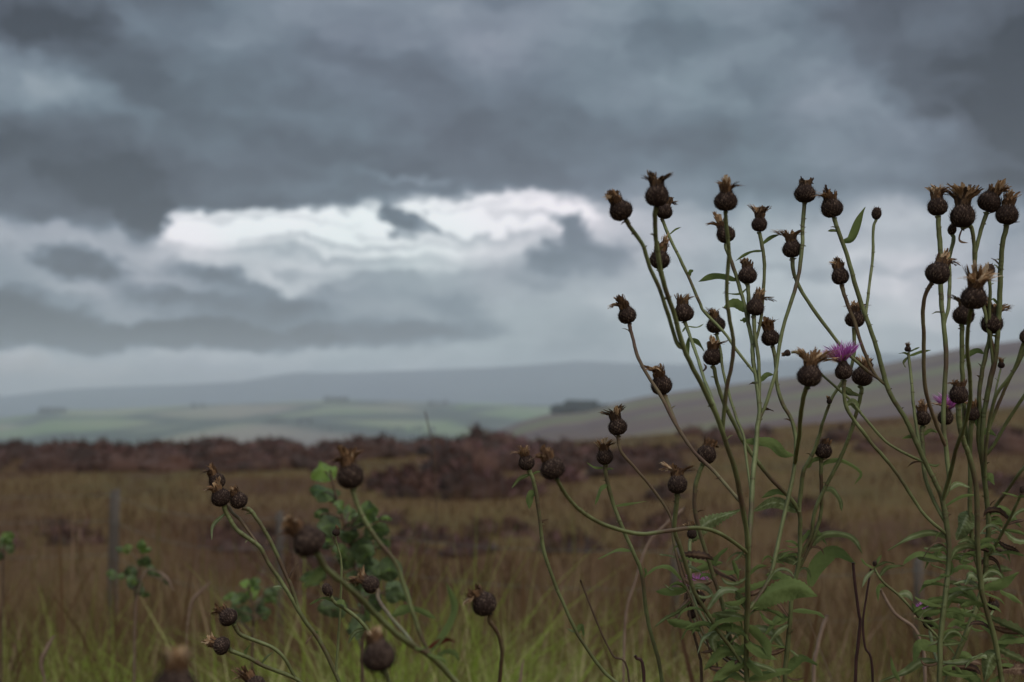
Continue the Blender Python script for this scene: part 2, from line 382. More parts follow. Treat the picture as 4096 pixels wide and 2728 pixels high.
FAR = [(-2600, 930), (-300, 914), (0, 912), (150, 895), (300, 888), (420, 885), (560, 877), (680, 855), (760, 858), (900, 853), (1000, 850), (1130, 845), (1250, 838), (1330, 830), (1420, 835), (1560, 838), (1700, 833), (1850, 822), (2000, 812), (2200, 818), (2600, 830), (5000, 860)]
MID = [(-2600, 950), (-300, 968), (0, 962), (60, 955), (110, 942), (250, 941), (450, 931), (600, 927), (770, 919), (900, 921), (1000, 926), (1150, 929), (1300, 932), (1700, 935), (2600, 930), (5000, 940)]
PUR = [(-2600, 1100), (600, 1080), (950, 1060), (1100, 1010), (1200, 968), (1270, 950), (1340, 944), (1483, 911), (1595, 895), (1700, 882), (1820, 868), (1988, 847), (2100, 826), (2211, 804), (2354, 786), (2700, 740), (3400, 700), (5000, 720)]
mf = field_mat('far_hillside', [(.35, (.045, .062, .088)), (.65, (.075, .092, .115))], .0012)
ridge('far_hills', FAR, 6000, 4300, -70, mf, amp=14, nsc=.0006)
mm_ = field_mat('green_hillside', [(.20, (.06, .05, .05)), (.32, (.19, .155, .11)), (.44, (.11, .16, .06)), (.54, (.23, .20, .12)), (.64, (.15, .24, .06)), (.78, (.28, .30, .10))], .0022, (1, .5, 1), hedge=.5, cell=.0032)
ridge('green_hills', MID, 3200, 1300, -75, mm_, nx=260, ny=60, amp=9, nsc=.0014, shape=1.2)
mp_ = field_mat('heather_hillside', [(.30, (.060, .036, .036)), (.50, (.10, .066, .058)), (.57, (.13, .105, .065)), (.64, (.11, .125, .055)), (.72, (.13, .10, .065)), (.8, (.09, .06, .05))], .004, (.5, 2.6, 1))
ridge('heather_hill', PUR, 1150, 260, -36, mp_, nx=260, ny=60, amp=3, nsc=.004, shape=1.5, x0=500)

# ------------------------------------------------------------------ haze: the damp air over the valley
hm = bpy.data.materials.new('haze'); hm.use_nodes = True
N = hm.node_tree.nodes; N.remove(N['Principled BSDF'])
pv = N.new('ShaderNodeVolumePrincipled'); pv.inputs['Color'].default_value = (.84, .86, .89, 1); pv.inputs['Density'].default_value = 2.3e-4; pv.inputs['Anisotropy'].default_value = .1
hm.node_tree.links.new(pv.outputs[0], N['Material Output'].inputs['Volume'])
hx, hy0, hy1, hz0, hz1 = 12000, -2500, 12000, -90, 245
hv = [(sx, sy, sz) for sz in (hz0, hz1) for sy in (hy0, hy1) for sx in (-hx, hx)]
me = bpy.data.meshes.new('haze'); me.from_pydata(hv, [], [(0, 2, 3, 1), (4, 5, 7, 6), (0, 1, 5, 4), (2, 6, 7, 3), (0, 4, 6, 2), (1, 3, 7, 5)])
me.materials.append(hm); ho = bpy.data.objects.new('haze', me); COL.objects.link(ho); tag(ho, kind='stuff')

# ------------------------------------------------------------------ far woods on the skylines
def wood(spec, Yd, h, label):
    mb = MB()
    for (x0, x1, yb, n) in spec:
        for _ in range(n):
            xv = random.uniform(x0, x1); Y = Yd * random.uniform(.94, 1.0)
            p = PY(xv * V, (yb + random.uniform(-1, 2)) * V, Y); r = h * random.uniform(.5, 1); 
            vs = []; fs = []
            for i in range(5):
                ph = i / 4; rr = (math.sin(math.pi * min(.98, ph * .85 + .12))) * r * .6
                for k in range(7):
                    a = k * 2 * math.pi / 7; q = rr * random.uniform(.7, 1.2)
                    vs.append(p + Vector((math.cos(a) * q, math.sin(a) * q, -r * .9 + ph * r * 1.6)))
            for i in range(4):
                for k in range(7): fs.append((i * 7 + k, i * 7 + (k + 1) % 7, i * 7 + 7 + (k + 1) % 7, i * 7 + 7 + k))
            fs.append(tuple(range(28, 35))); mb.add(vs, fs, random.random())
    return tag(mb.build('wood', M['woods']), label, 'wood', kind='stuff')
wood([(90, 150, 942, 60), (440, 470, 933, 14), (745, 800, 917, 50), (985, 1030, 926, 22)], 3150, 9, 'dark strip of far woodland along the green skyline')
wood([(190, 240, 1020, 30), (860, 900, 1000, 12), (600, 720, 965, 18), (120, 420, 1000, 26), (700, 1000, 985, 20)], 2200, 6, 'scattered dark copses among the pale green valley fields')
wood([(1270, 1400, 938, 190), (1300, 1372, 929, 130), (1285, 1420, 944, 90)], 1120, 5, 'dark conifer plantation at the left foot of the purple hill')

# ------------------------------------------------------------------ blades (numpy): one mesh of many ribbons
def blades(name, base_pts, H, Wd, lean, m, tint, label=None, cat=None, segs=4, head=0.0, droop=.35, kind='stuff', parent=None):
    n = len(base_pts); B = np.array(base_pts)
    a = rng.uniform(0, 2 * np.pi, n); ld = np.stack([np.cos(a), np.sin(a) * .6, np.zeros(n)], 1)
    L = np.abs(rng.normal(lean, lean * .5, n))[:, None]
    t = np.linspace(0, 1, segs + 1)
    P_ = B[:, None, :] + np.array([0, 0, 1.0]) * (H[:, None, None] * t[None, :, None]) * (1 - droop * L[:, :, None] * t[None, :, None] ** 2) + ld[:, None, :] * (L * H[:, None])[:, :, None] * (t[None, :, None] ** 1.8)
    ph = rng.uniform(0, np.pi, n); side = np.stack([np.cos(ph), np.sin(ph) * .5, np.zeros(n)], 1)
    prof = np.clip((1 - t) ** .6, .06, 1)[None, :]
    if head > 0:
        hb = np.where(rng.random(n) < head, 2.6, 0)[:, None]
        prof = prof * .8 + hb * np.exp(-((t[None, :] - .86) / .11) ** 2) * .55
    w = (Wd[:, None] * prof)[:, :, None]
    vl = P_ - side[:, None, :] * w; vr = P_ + side[:, None, :] * w
    v = np.stack([vl, vr], 2).reshape(-1, 3)
    k = 2 * (segs + 1); bi = (np.arange(n) * k)[:, None]
    q = np.array([[2 * i, 2 * i + 1, 2 * i + 3, 2 * i + 2] for i in range(segs)])
    f = (bi[:, :, None] + q[None]).reshape(-1, 4)
    me = bpy.data.meshes.new(name)
    me.vertices.add(len(v)); me.vertices.foreach_set('co', v.astype(np.float32).ravel())
    me.loops.add(f.size); me.loops.foreach_set('vertex_index', f.astype(np.int32).ravel())
    me.polygons.add(len(f)); me.polygons.foreach_set('loop_start', np.arange(0, f.size, 4, dtype=np.int32))
    me.update(calc_edges=True)
    at = me.attributes.new('tint', 'FLOAT', 'POINT'); at.data.foreach_set('value', np.repeat(tint, k).astype(np.float32))
    me.polygons.foreach_set('use_smooth', [True] * len(f)); me.materials.append(m)
    o = bpy.data.objects.new(name, me); link(o, parent)
    return tag(o, label, cat, kind=kind)
def scatter(n, y0, y1, xl=None, xr=None, clump=0.0, pw=1.0):
    out = []
    while len(out) < n:
        y = y0 + (y1 - y0) * random.random() ** pw
        hw = y * .42 + .5
        x = random.uniform(-hw if xl is None else xl, hw if xr is None else xr)
        if clump and noise.noise(Vector((x * 1.6, y * 1.6, 7))) + .25 * random.random() < clump - .35: continue
        out.append((x, y, zg(x, y) - .01))
    return out
# green verge grass in the foreground
pts = scatter(24000, 2.0, 4.6, clump=.2)
xs = np.array(pts)
hh = rng.uniform(.30, .62, len(pts)) * (1.0 + .12 * np.sin(xs[:, 0] * 2.2 + 1)) 
tus = np.array([noise.noise(Vector((x * 2.1, y * 1.3, 2))) for x, y, _ in pts])
hh *= np.where(xs[:, 0] / xs[:, 1] > .10, .84, 1.08) * (1 + .75 * tus) * .86
blades('grass', pts, hh, rng.uniform(.0014, .0034, len(pts)), .62, M['green_grass'], np.clip(np.where(rng.random(len(pts)) < .42, rng.choice([.06, .98, .9], len(pts)), rng.normal(.46, .17, len(pts))) - .35 * tus, 0, .99), 'green and straw coloured verge grass in front of the fence', 'grass', segs=5)
# taller dead moor grass behind it
pts = scatter(17000, 3.3, 8.8, clump=.25)
xs = np.array(pts); hh = rng.uniform(.40, .82, len(pts)) * (.85 + .35 * sstep(0, 1, .5) * np.clip((xs[:, 0] / xs[:, 1] + .4), 0, 1))
tus = np.array([noise.noise(Vector((x * 1.5, y * 1.1, 12))) for x, y, _ in pts]); hh *= 1 + .6 * tus
hh = np.minimum(hh, -xs[:, 1] * rng.uniform(235, 420, len(pts)) / 3270 - xs[:, 2])
blades('dead_grass', pts, hh, rng.uniform(.0010, .0026, len(pts)), .28, M['dead_grass'], np.clip(rng.uniform(.0, .95, len(pts)) + .5 * tus, 0, .98), 'russet and tan dead moor grass along the fence', 'grass', segs=4, head=.3)
# a few hundred long flowering culms that rise above the rest
pts = scatter(620, 2.6, 6.0); xs = np.array(pts)
blades('grass_culms', pts, -xs[:, 1] * (150 + 330 * rng.random(len(pts)) ** .7) / 3270 - xs[:, 2], rng.uniform(.0011, .0019, len(pts)), .16, M['dead_grass'], rng.uniform(.1, 1.0, len(pts)), 'tall thin brown flowering grass stems above the dead grass', 'grass', segs=6, head=.75)
# pale dry straw tangled behind the bushy knapweed
pts = [(x, y, zg(x, y) - .01) for x, y in ((random.uniform(.16, .44) * y * (1 if random.random() < .8 else .5), y) for y in (random.uniform(1.5, 3.0) for _ in range(420)))]
xs = np.array(pts)
blades('straw', pts, -xs[:, 1] * rng.uniform(300, 560, len(pts)) / 3270 - xs[:, 2], rng.uniform(.0012, .0026, len(pts)), .30, M['dead_grass'], rng.choice([.12, .45, .97, .9, .7], len(pts)), 'pale dry straw standing behind the bushy knapweed at right', 'grass', segs=6, head=.2)
# rough grazing on the moor
pts = scatter(26000, 8, 58, pw=1.5)
xs = np.array(pts)
blades('moor_grass', pts, rng.uniform(.10, .30, len(pts)) * (1 + .9 * np.array([max(-.6, noise.noise(Vector((x * .9, y * .5, 41)))) for x, y, _ in pts])), rng.uniform(.004, .012, len(pts)), .5, M['dead_grass'], np.clip(rng.normal(.40, .2, len(pts)) + np.array([.75 * noise.noise(Vector((x * .35, y * .22, 31))) for x, y, _ in pts]), 0, .9), 'short rough olive brown grass covering the moor', 'grass', segs=2)

# ------------------------------------------------------------------ heather
def mound(mb, c, r, h, seed):
    nu, nv = 18, 8; vs = []; fs = []; ts = []; tb0 = random.uniform(.05, .4)
    for j in range(nv + 1):
        ph = j / nv * math.pi / 2
        for i in range(nu):
            th = 2 * math.pi * i / nu
            d = Vector((math.cos(th) * math.sin(ph), math.sin(th) * math.sin(ph), math.cos(ph)))
            k = 1 + .35 * noise.noise(d * 1.7 + Vector((seed, 0, 0))) + .18 * noise.noise(d * 5 + Vector((seed, 4, 0)))
            vs.append(c + Vector((d.x * r * k, d.y * r * k, d.z * h * k - .05))); ts.append(tb0)
    for j in range(nv):
        for i in range(nu): fs.append((j * nu + i, j * nu + (i + 1) % nu, (j + 1) * nu + (i + 1) % nu, (j + 1) * nu + i))
    mb.add(vs, fs, ts); return vs
def sprigs(mb, vs, c, n, s, lo=.15, hi=.55):
    t0 = random.uniform(lo, hi)
    for _ in range(n):
        p = random.choice(vs) * 1.0; p = p + Vector([random.uniform(-s, s) for _ in range(3)]) * .8
        d = ((p - c) + Vector((0, 0, .25))).normalized(); d = (d + Vector([random.uniform(-.4, .4) for _ in range(3)])).normalized()
        sd_ = d.cross(Vector((random.uniform(-1, 1), random.uniform(-1, 1), .3))).normalized()
        L = s * random.uniform(.8, 1.7); tn = min(.98, max(0, random.gauss(t0, .2)))
        ribbon(mb, [p - d * L * .3, p + d * L * .4, p + d * L], [s * .12, s * .18, s * .03], sd_, tn)
mb = MB()
for (x0, x1, y0, y1, n, r0, r1) in ((-60, 790, 1052, 1088, 66, .35, .8), (-60, 900, 1040, 1056, 60, .5, .9), (900, 1300, 1034, 1050, 26, .5, .9), (1240, 1520, 1046, 1098, 34, .35, .7), (1500, 2400, 1000, 1040, 14, .3, .7),
                                   (880, 1520, 1205, 1290, 16, .16, .28), (500, 780, 1240, 1330, 10, .2, .32), (0, 200, 1230, 1300, 4, .2, .3), (1500, 2350, 1120, 1260, 12, .2, .36)):
    for _ in range(n):
        c = ground_at(random.uniform(x0, x1), random.uniform(y0, y1))
        if c is None: continue
        r = random.uniform(r0, r1); vs = mound(mb, c, r, r * .62, random.uniform(0, 50)); sprigs(mb, vs, c, 90, .10 * (r / .6) ** .5)
tag(mb.build('heather', M['heather']), 'dark purple heather spread over the moor behind the fence', 'heather', kind='stuff')
hb = [(905, 1128, .5, 'low purple heather bush left of the heather group on the brown moor'),
      (950, 1150, .62, 'heather bush with reddish top standing nearest the fence left of centre'),
      (1045, 1100, .95, 'broad purple heather bush in the middle of the heather group'),
      (1128, 1064, 1.15, 'tallest dark heather bush breaking the moor skyline near the centre'),
      (1105, 1146, .72, 'rounded mauve heather bush right of the nearest one, in front of the tallest'),
      (1205, 1092, .85, 'dark heather bush behind the two leftmost upright seed heads'),
      (1190, 1140, .42, 'small mauve heather bush under the leftmost upright seed heads'),
      (1300, 1112, .45, 'small heather bush at the right end of the heather group')]
for xv, yv, r, lb in hb:
    c = ground_at(xv, yv); mb = MB(); cc = c
    vs = []
    for _ in range(4):
        q = c + Vector((random.uniform(-.5, .5) * r, random.uniform(-.4, .4) * r, 0)); vs += mound(mb, q, r * random.uniform(.5, .75), r * random.uniform(.5, .8), random.uniform(0, 50))
    sprigs(mb, vs, c, 800, .09, .45, .8); tag(mb.build('heather_bush', M['heather'], origin=c), lb, 'heather bush', 'heather bushes grouped on the moor')

# ------------------------------------------------------------------ fence
fe_pts = [(-900, 1905, 9.6), (450, 1958, 8.0), (1130, 2046, 7.0), (2700, 2170, 5.4), (3655, 2235, 4.6), (4700, 2300, 4.0)]
fe = empty('wire_fence', PY(2048, 2400, 6) * 1.0, 'low grey post and wire fence sagging through the dead grass', 'fence')
tops = [PY(x, y, Yd) for x, y, Yd in fe_pts]
for i, tp in enumerate(tops):
    mb = MB(); r = .028 if i < 2 else .016; zb = zg(tp.x, tp.y) - .2; vs = []; nz_ = 7
    for j in range(nz_):
        z = zb + (tp.z - zb) * j / (nz_ - 1); lx = .02 * math.sin(i * 2.1) * j / nz_
        for k in range(10):
            a = 2 * math.pi * k / 10; q = r * (1 + .12 * noise.noise(Vector((math.cos(a) * 2, math.sin(a) * 2 + i, z * 3))))
            vs.append(Vector((tp.x + lx + math.cos(a) * q, tp.y + math.sin(a) * q, z + (.012 * math.cos(a) if j == nz_ - 1 else 0))))
    fs = [(j * 10 + k, j * 10 + (k + 1) % 10, j * 10 + 10 + (k + 1) % 10, j * 10 + 10 + k) for j in range(nz_ - 1) for k in range(10)] + [tuple(range((nz_ - 1) * 10, nz_ * 10))]
    mb.add(vs, fs, .5); mb.build('post', M['post'], fe)
for w_, drop in enumerate((.03, .17, .36)):
    mb = MB(); pts = []
    for a, b in zip(tops[:-1], tops[1:]):
        for k in range(10):
            t = k / 10; pts.append(a.lerp(b, t) + Vector((0, -.045, -drop - .05 * math.sin(math.pi * t) * (1 + .3 * w_))))
    tube(mb, pts, [.0013] * len(pts), .5, 6, 0); mb.build('wire', M['wire'], fe)

# ------------------------------------------------------------------ leaves
def leaf_mesh(mb, pts, w, tint, serr=0.0, fold=.35, wavy=.12, turn=0.0, prof=.75, nseg=16):
    big = w > .0035; nseg = 36 if big else nseg
    cl = crom(pts, max(3, nseg // (len(pts) - 1))); n = len(cl); vs = []; ts = []; nc = 9 if big else 5; sd = random.uniform(0, 9)
    for i, p in enumerate(cl):
        t = i / (n - 1); d = (cl[min(i + 1, n - 1)] - cl[max(i - 1, 0)]).normalized()
        view = p.normalized(); sx = d.cross(view); sx = sx.normalized() if sx.length > .05 else Vector((1, 0, 0))
        nrm = sx.cross(d).normalized()
        tw = turn + .25 * math.sin(t * 3 + sd); s2 = sx * math.cos(tw) + nrm * math.sin(tw); n2 = nrm * math.cos(tw) - sx * math.sin(tw)
        pr = (math.sin(math.pi * min(1, .04 + t ** .85 * .96)) ** prof) if t < 1 else 0
        ww = w * max(.05, pr) * (1 + (serr * (1 if i % 2 else -1) * .5))
        for k in range(nc):
            u = (k / (nc - 1)) * 2 - 1
            q = p + s2 * (ww * u) + n2 * (abs(u) * ww * fold + wavy * w * abs(u) * math.sin(t * 11 + sd + u * 2) + (.05 * w * math.sin(t * 52 - abs(u) * 9) if big else 0))
            vs.append(q); v_ = math.sin(t * 52 - abs(u) * 9); ts.append(min(1, max(0, tint + (.34 if k == nc // 2 else 0) + (.20 if (big and v_ > .72) else 0) + .05 * math.sin(t * 40) + .22 * noise.noise(p * 160) - (.35 * max(0, noise.noise(q * 220 + Vector((sd, 0, 0))) - .25) * 3 if big else 0))))
    fs = [(i * nc + k, i * nc + k + 1, (i + 1) * nc + k + 1, (i + 1) * nc + k) for i in range(n - 1) for k in range(nc - 1)]
    mb.add(vs, fs, ts)

# ------------------------------------------------------------------ knapweed
class Plant:
    def __init__(s, label, root):
        s.label = label; s.stems = {}; s.order = []; s.heads = []; s.leaves = []; s.root = root
    def depth_at(s, x, y, names=None):
        best = (1e9, None)
        for nme in (names or s.order):
            for (q, t, r) in s.stems[nme]['line']:
                d = (q[0] - x) ** 2 + (q[1] - y) ** 2
                if d < best[0]: best = (d, (q, t, r))
        return best[0] ** .5, best[1]
def head_base(h):
    cx, cy, w, tx, ty = h[:5]; L = math.hypot(tx - cx, ty - cy) or 1
    return cx - (tx - cx) / L * w * .45, cy - (ty - cy) / L * w * .45
def add_stem(pl, name, parent, pts, dtop, rt=7.0, rb=8.0, m='stem', dbot=None, head=None, tipx=None):
    pts = [tuple(p) for p in pts]
    if head: pts = [head_base(head)] + pts
    if parent:
        dd, (q, t, r) = pl.depth_at(pts[-1][0], pts[-1][1], [parent]); pts[-1] = tuple(q); dbot = t
    L = [0]
    for a, b in zip(pts[:-1], pts[1:]): L.append(L[-1] + math.hypot(a[0] - b[0], a[1] - b[1]))
    tot = L[-1] or 1
    v3 = [Vector((p[0], p[1], dtop + (dbot - dtop) * (l / tot))) for p, l in zip(pts, L)]
    cl = crom(v3, 8); n = len(cl); line = []
    flare = 4.2 if head else 0
    for i, q in enumerate(cl):
        f = i / (n - 1); ll = f * tot
        r = rt + (rb - rt) * f + flare * math.exp(-ll / 38)
        r *= 1 + .05 * math.sin(f * 37 + len(pl.order))
        line.append(((q.x, q.y), q.z, r))
    line = [(a_, b_, min(c_, 8 + (c_ - 8) * .62) * .82) for a_, b_, c_ in line]
    pl.stems[name] = dict(line=line, parent=parent, m=m, head=head is not None, tot=tot); pl.order.append(name)
def world_line(st): return [P(q[0], q[1], t) for q, t, r in st['line']], [r / FOC * t for q, t, r in st['line']]

def make_bulb(R, pos, ax, e, part='seed_head', small=False):
    # local frame: z = axis, x = screen right, y = away from the lens
    z = ax.normalized(); y = Vector((0, 1, 0)); x = y.cross(z).normalized(); y = z.cross(x).normalized()
    rz = random.uniform(0, 6.28); el_ = random.uniform(.94, 1.16); sk = random.uniform(-.10, .10); lump = random.uniform(.04, .11)
    def loc(r, th, h): return pos + (x * math.cos(th + rz) + y * math.sin(th + rz)) * (r * R) + z * ((h if h < 0 else h * el_) * R) + x * (sk * R * max(0, h))
    prof = [(.22, -.86), (.52, -.80), (.78, -.58), (.92, -.30), (.96, -.02), (.90, .26), (.74, .50), (.56, .70), (.46, .88), (.46, 1.04)]
    fat = random.uniform(.92, 1.08)
    mb = MB(); nu = 28; vs = []; ts = []; sd = random.uniform(0, 30)
    for r, h in prof:
        for k in range(nu):
            th = 2 * math.pi * k / nu
            q = 1 + lump * noise.noise(Vector((math.cos(th) * 2, math.sin(th) * 2, h * 2 + sd))) + .025 * math.sin(th * 9 + h * 11)
            vs.append(loc(r * q * fat, th, h)); ts.append(.25)
    fs = [(j * nu + k, j * nu + (k + 1) % nu, (j + 1) * nu + (k + 1) % nu, (j + 1) * nu + k) for j in range(len(prof) - 1) for k in range(nu)]
    fs.append(tuple(reversed(range(nu)))); fs.append(tuple(range((len(prof) - 1) * nu, len(prof) * nu)))
    mb.add(vs, fs, ts)
    hs = [h for r, h in prof]; rs = [r for r, h in prof]
    nb = 60 if small else 130
    for i in range(nb):                     # overlapping fringed bracts in a spiral
        f = (i + .5) / nb; h = -.82 + 1.62 * f; r = float(np.interp(h, hs, rs)) * fat; th = i * 2.39996
        r2 = float(np.interp(h + .2, hs, rs)) * fat
        wdt = .16; tn = random.uniform(.1, .55)
        a, b = loc(r + .012, th - wdt, h), loc(r + .012, th + wdt, h); t_ = loc(r2 + .045, th, h + .24); c_ = loc((r + r2) / 2 + .04, th, h + .1)
        mb.add([a, b, t_, c_], [(0, 3, 2), (3, 1, 2), (0, 1, 3)], [tn, tn, min(1, tn + .35), tn])
        for s_ in range(3):                 # bristles
            aa = th + random.uniform(-.16, .16); p0 = loc(r2 + .05, aa, h + .16); o_ = loc(r2 + random.uniform(.10, .22), aa + random.uniform(-.08, .08), h + random.uniform(.26, .40))
            sdv = (o_ - p0).cross(z).normalized() if (o_ - p0).cross(z).length > 1e-9 else x
            ribbon(mb, [p0, o_], [R * .018, R * .004], sdv, random.uniform(.3, .85))
    ob = mb.build(part, M['bulb'], e, smooth=True)
    return ob, loc, (x, y, z)
def make_tuft(R, pos, fr, style, lean, ob, m, name='tuft', big=1.0):
    x, y, z = fr; mb = MB()
    def strand(th, r0, h0, L, outw, bend, w, tn, curl):
        rad = (x * math.cos(th) + y * math.sin(th)); p = pos + rad * (r0 * R) + z * (h0 * R); pts = []; ws = []
        for k in range(6):
            t = k / 5
            q = p + (z * (L * t * (1 - .35 * abs(bend) * t)) + rad * (outw * L * t ** 1.3) + x * (bend * L * t ** 1.5) - z * (curl * L * t ** 3)) * R
            q += (x * noise.noise(q * 900) + y * noise.noise(q * 900 + Vector((5, 5, 5))) + z * .5 * noise.noise(q * 900 + Vector((9, 1, 5)))) * R * .16 * t
            pts.append(q); ws.append(R * w * (1 + .15 * t) * (1 if k < 5 else random.uniform(.2, .7)))
        sd = (x * math.cos(th + 1.57) + y * math.sin(th + 1.57)); sd = (sd + rad * random.uniform(-.5, .5)).normalized()
        ribbon(mb, pts, ws, sd, tn)
    big *= 1.2
    # dark collar of closed upper bracts
    for i in range(22):
        th = 2 * math.pi * i / 22 + random.uniform(-.1, .1)
        strand(th, .50, .58, random.uniform(.65, 1.05), random.uniform(.02, .24), lean * .3, .12, random.uniform(.0, .35), 0)
    n = {'c': 3, 'w': 4, 'l': 2, 'r': 2, 'f': 3, 'n': 5, 'o': 6, 'x': 2, 'h': 3}[style]
    clumps = []
    for i in range(n):
        if style in 'lr': b = (-.9 if style == 'l' else .9) + i * (.75 if style == 'l' else -.75)
        elif style == 'f': b = random.uniform(-1, 1)
        elif style == 'x': b = random.uniform(-.2, .2)
        elif style == 'h': b = (-.8, 0, .8)[i]
        else: b = -.65 + 1.3 * i / (n - 1) + random.uniform(-.2, .2)
        clumps.append((b + lean, random.uniform(0, 6.28), random.uniform(.75, 1.1)))
    k1 = {'f': .55, 'x': .8, 'o': 1.15, 'n': .95, 'w': 1.05}.get(style, 1.0) * big
    for b, th0, ll in clumps:
        tb = random.uniform(.2, .8); fan = random.uniform(.25, .75)
        for _ in range(5 if style != 'n' else 9):          # bundles of florets stuck together by the rain
            thb = th0 + random.gauss(0, .8); Lb = ll * random.uniform(.8, 1.1); ob_ = random.uniform(-.05, .42) * (1.4 if style in 'wo' else 1); bb = b * random.uniform(.75, 1.15); cb = .55 if style == 'f' else random.uniform(-.1, .35)
            for q in range(6 if style != 'n' else 3):
                strand(thb + random.gauss(0, .16), random.uniform(.12, .44), .82, Lb * 1.3 * k1 * random.uniform(.82, 1.04), ob_ + random.gauss(0, .06), bb + random.gauss(0, .07), random.uniform(.06, .125) * (.4 if style == 'n' else 1), min(1, max(0, tb + random.gauss(0, .2))), cb)
    return mb.build(name, m, ob)
def make_petals(R, pos, fr, ob, wilt=True, big=1.0):
    x, y, z = fr; mb = MB(); m2 = MB()
    for i in range(300):
        a = random.uniform(0, 6.28); f = random.random() ** .6; out = f * 1.05
        d = (z + (x * math.cos(a) + y * math.sin(a)) * out).normalized()
        p = pos + z * R * 1.05 + (x * math.cos(a) + y * math.sin(a)) * (R * .45 * f); L = R * random.uniform(1.25, 2.1) * big
        low = wilt and (x * math.cos(a) + y * math.sin(a)).dot(Vector((-.6, -.5, -.6))) > .15 and f > .75
        pts = []
        for k in range(6):
            t = k / 5; q = p + d * (L * t) + (x * math.cos(a) + y * math.sin(a)) * (L * .22 * t * t) - (z * (L * .5 * t * t) if low else Vector((0, 0, 0)))
            q += (x * noise.noise(q * 500) + y * noise.noise(q * 500 + Vector((3, 3, 3)))) * R * .22 * t
            pts.append(q)
        sd = d.cross(Vector((math.cos(a * 3), .3, math.sin(a * 3)))).normalized()
        ribbon(m2 if low else mb, pts, [R * .035, R * .04, R * .045, R * .06, R * .06, R * .012], sd, random.uniform(.2, .9))
    if m2.v: m2.build('wilted_florets', M['tuft'], ob)
    return mb.build('petals', M['petal'], ob)

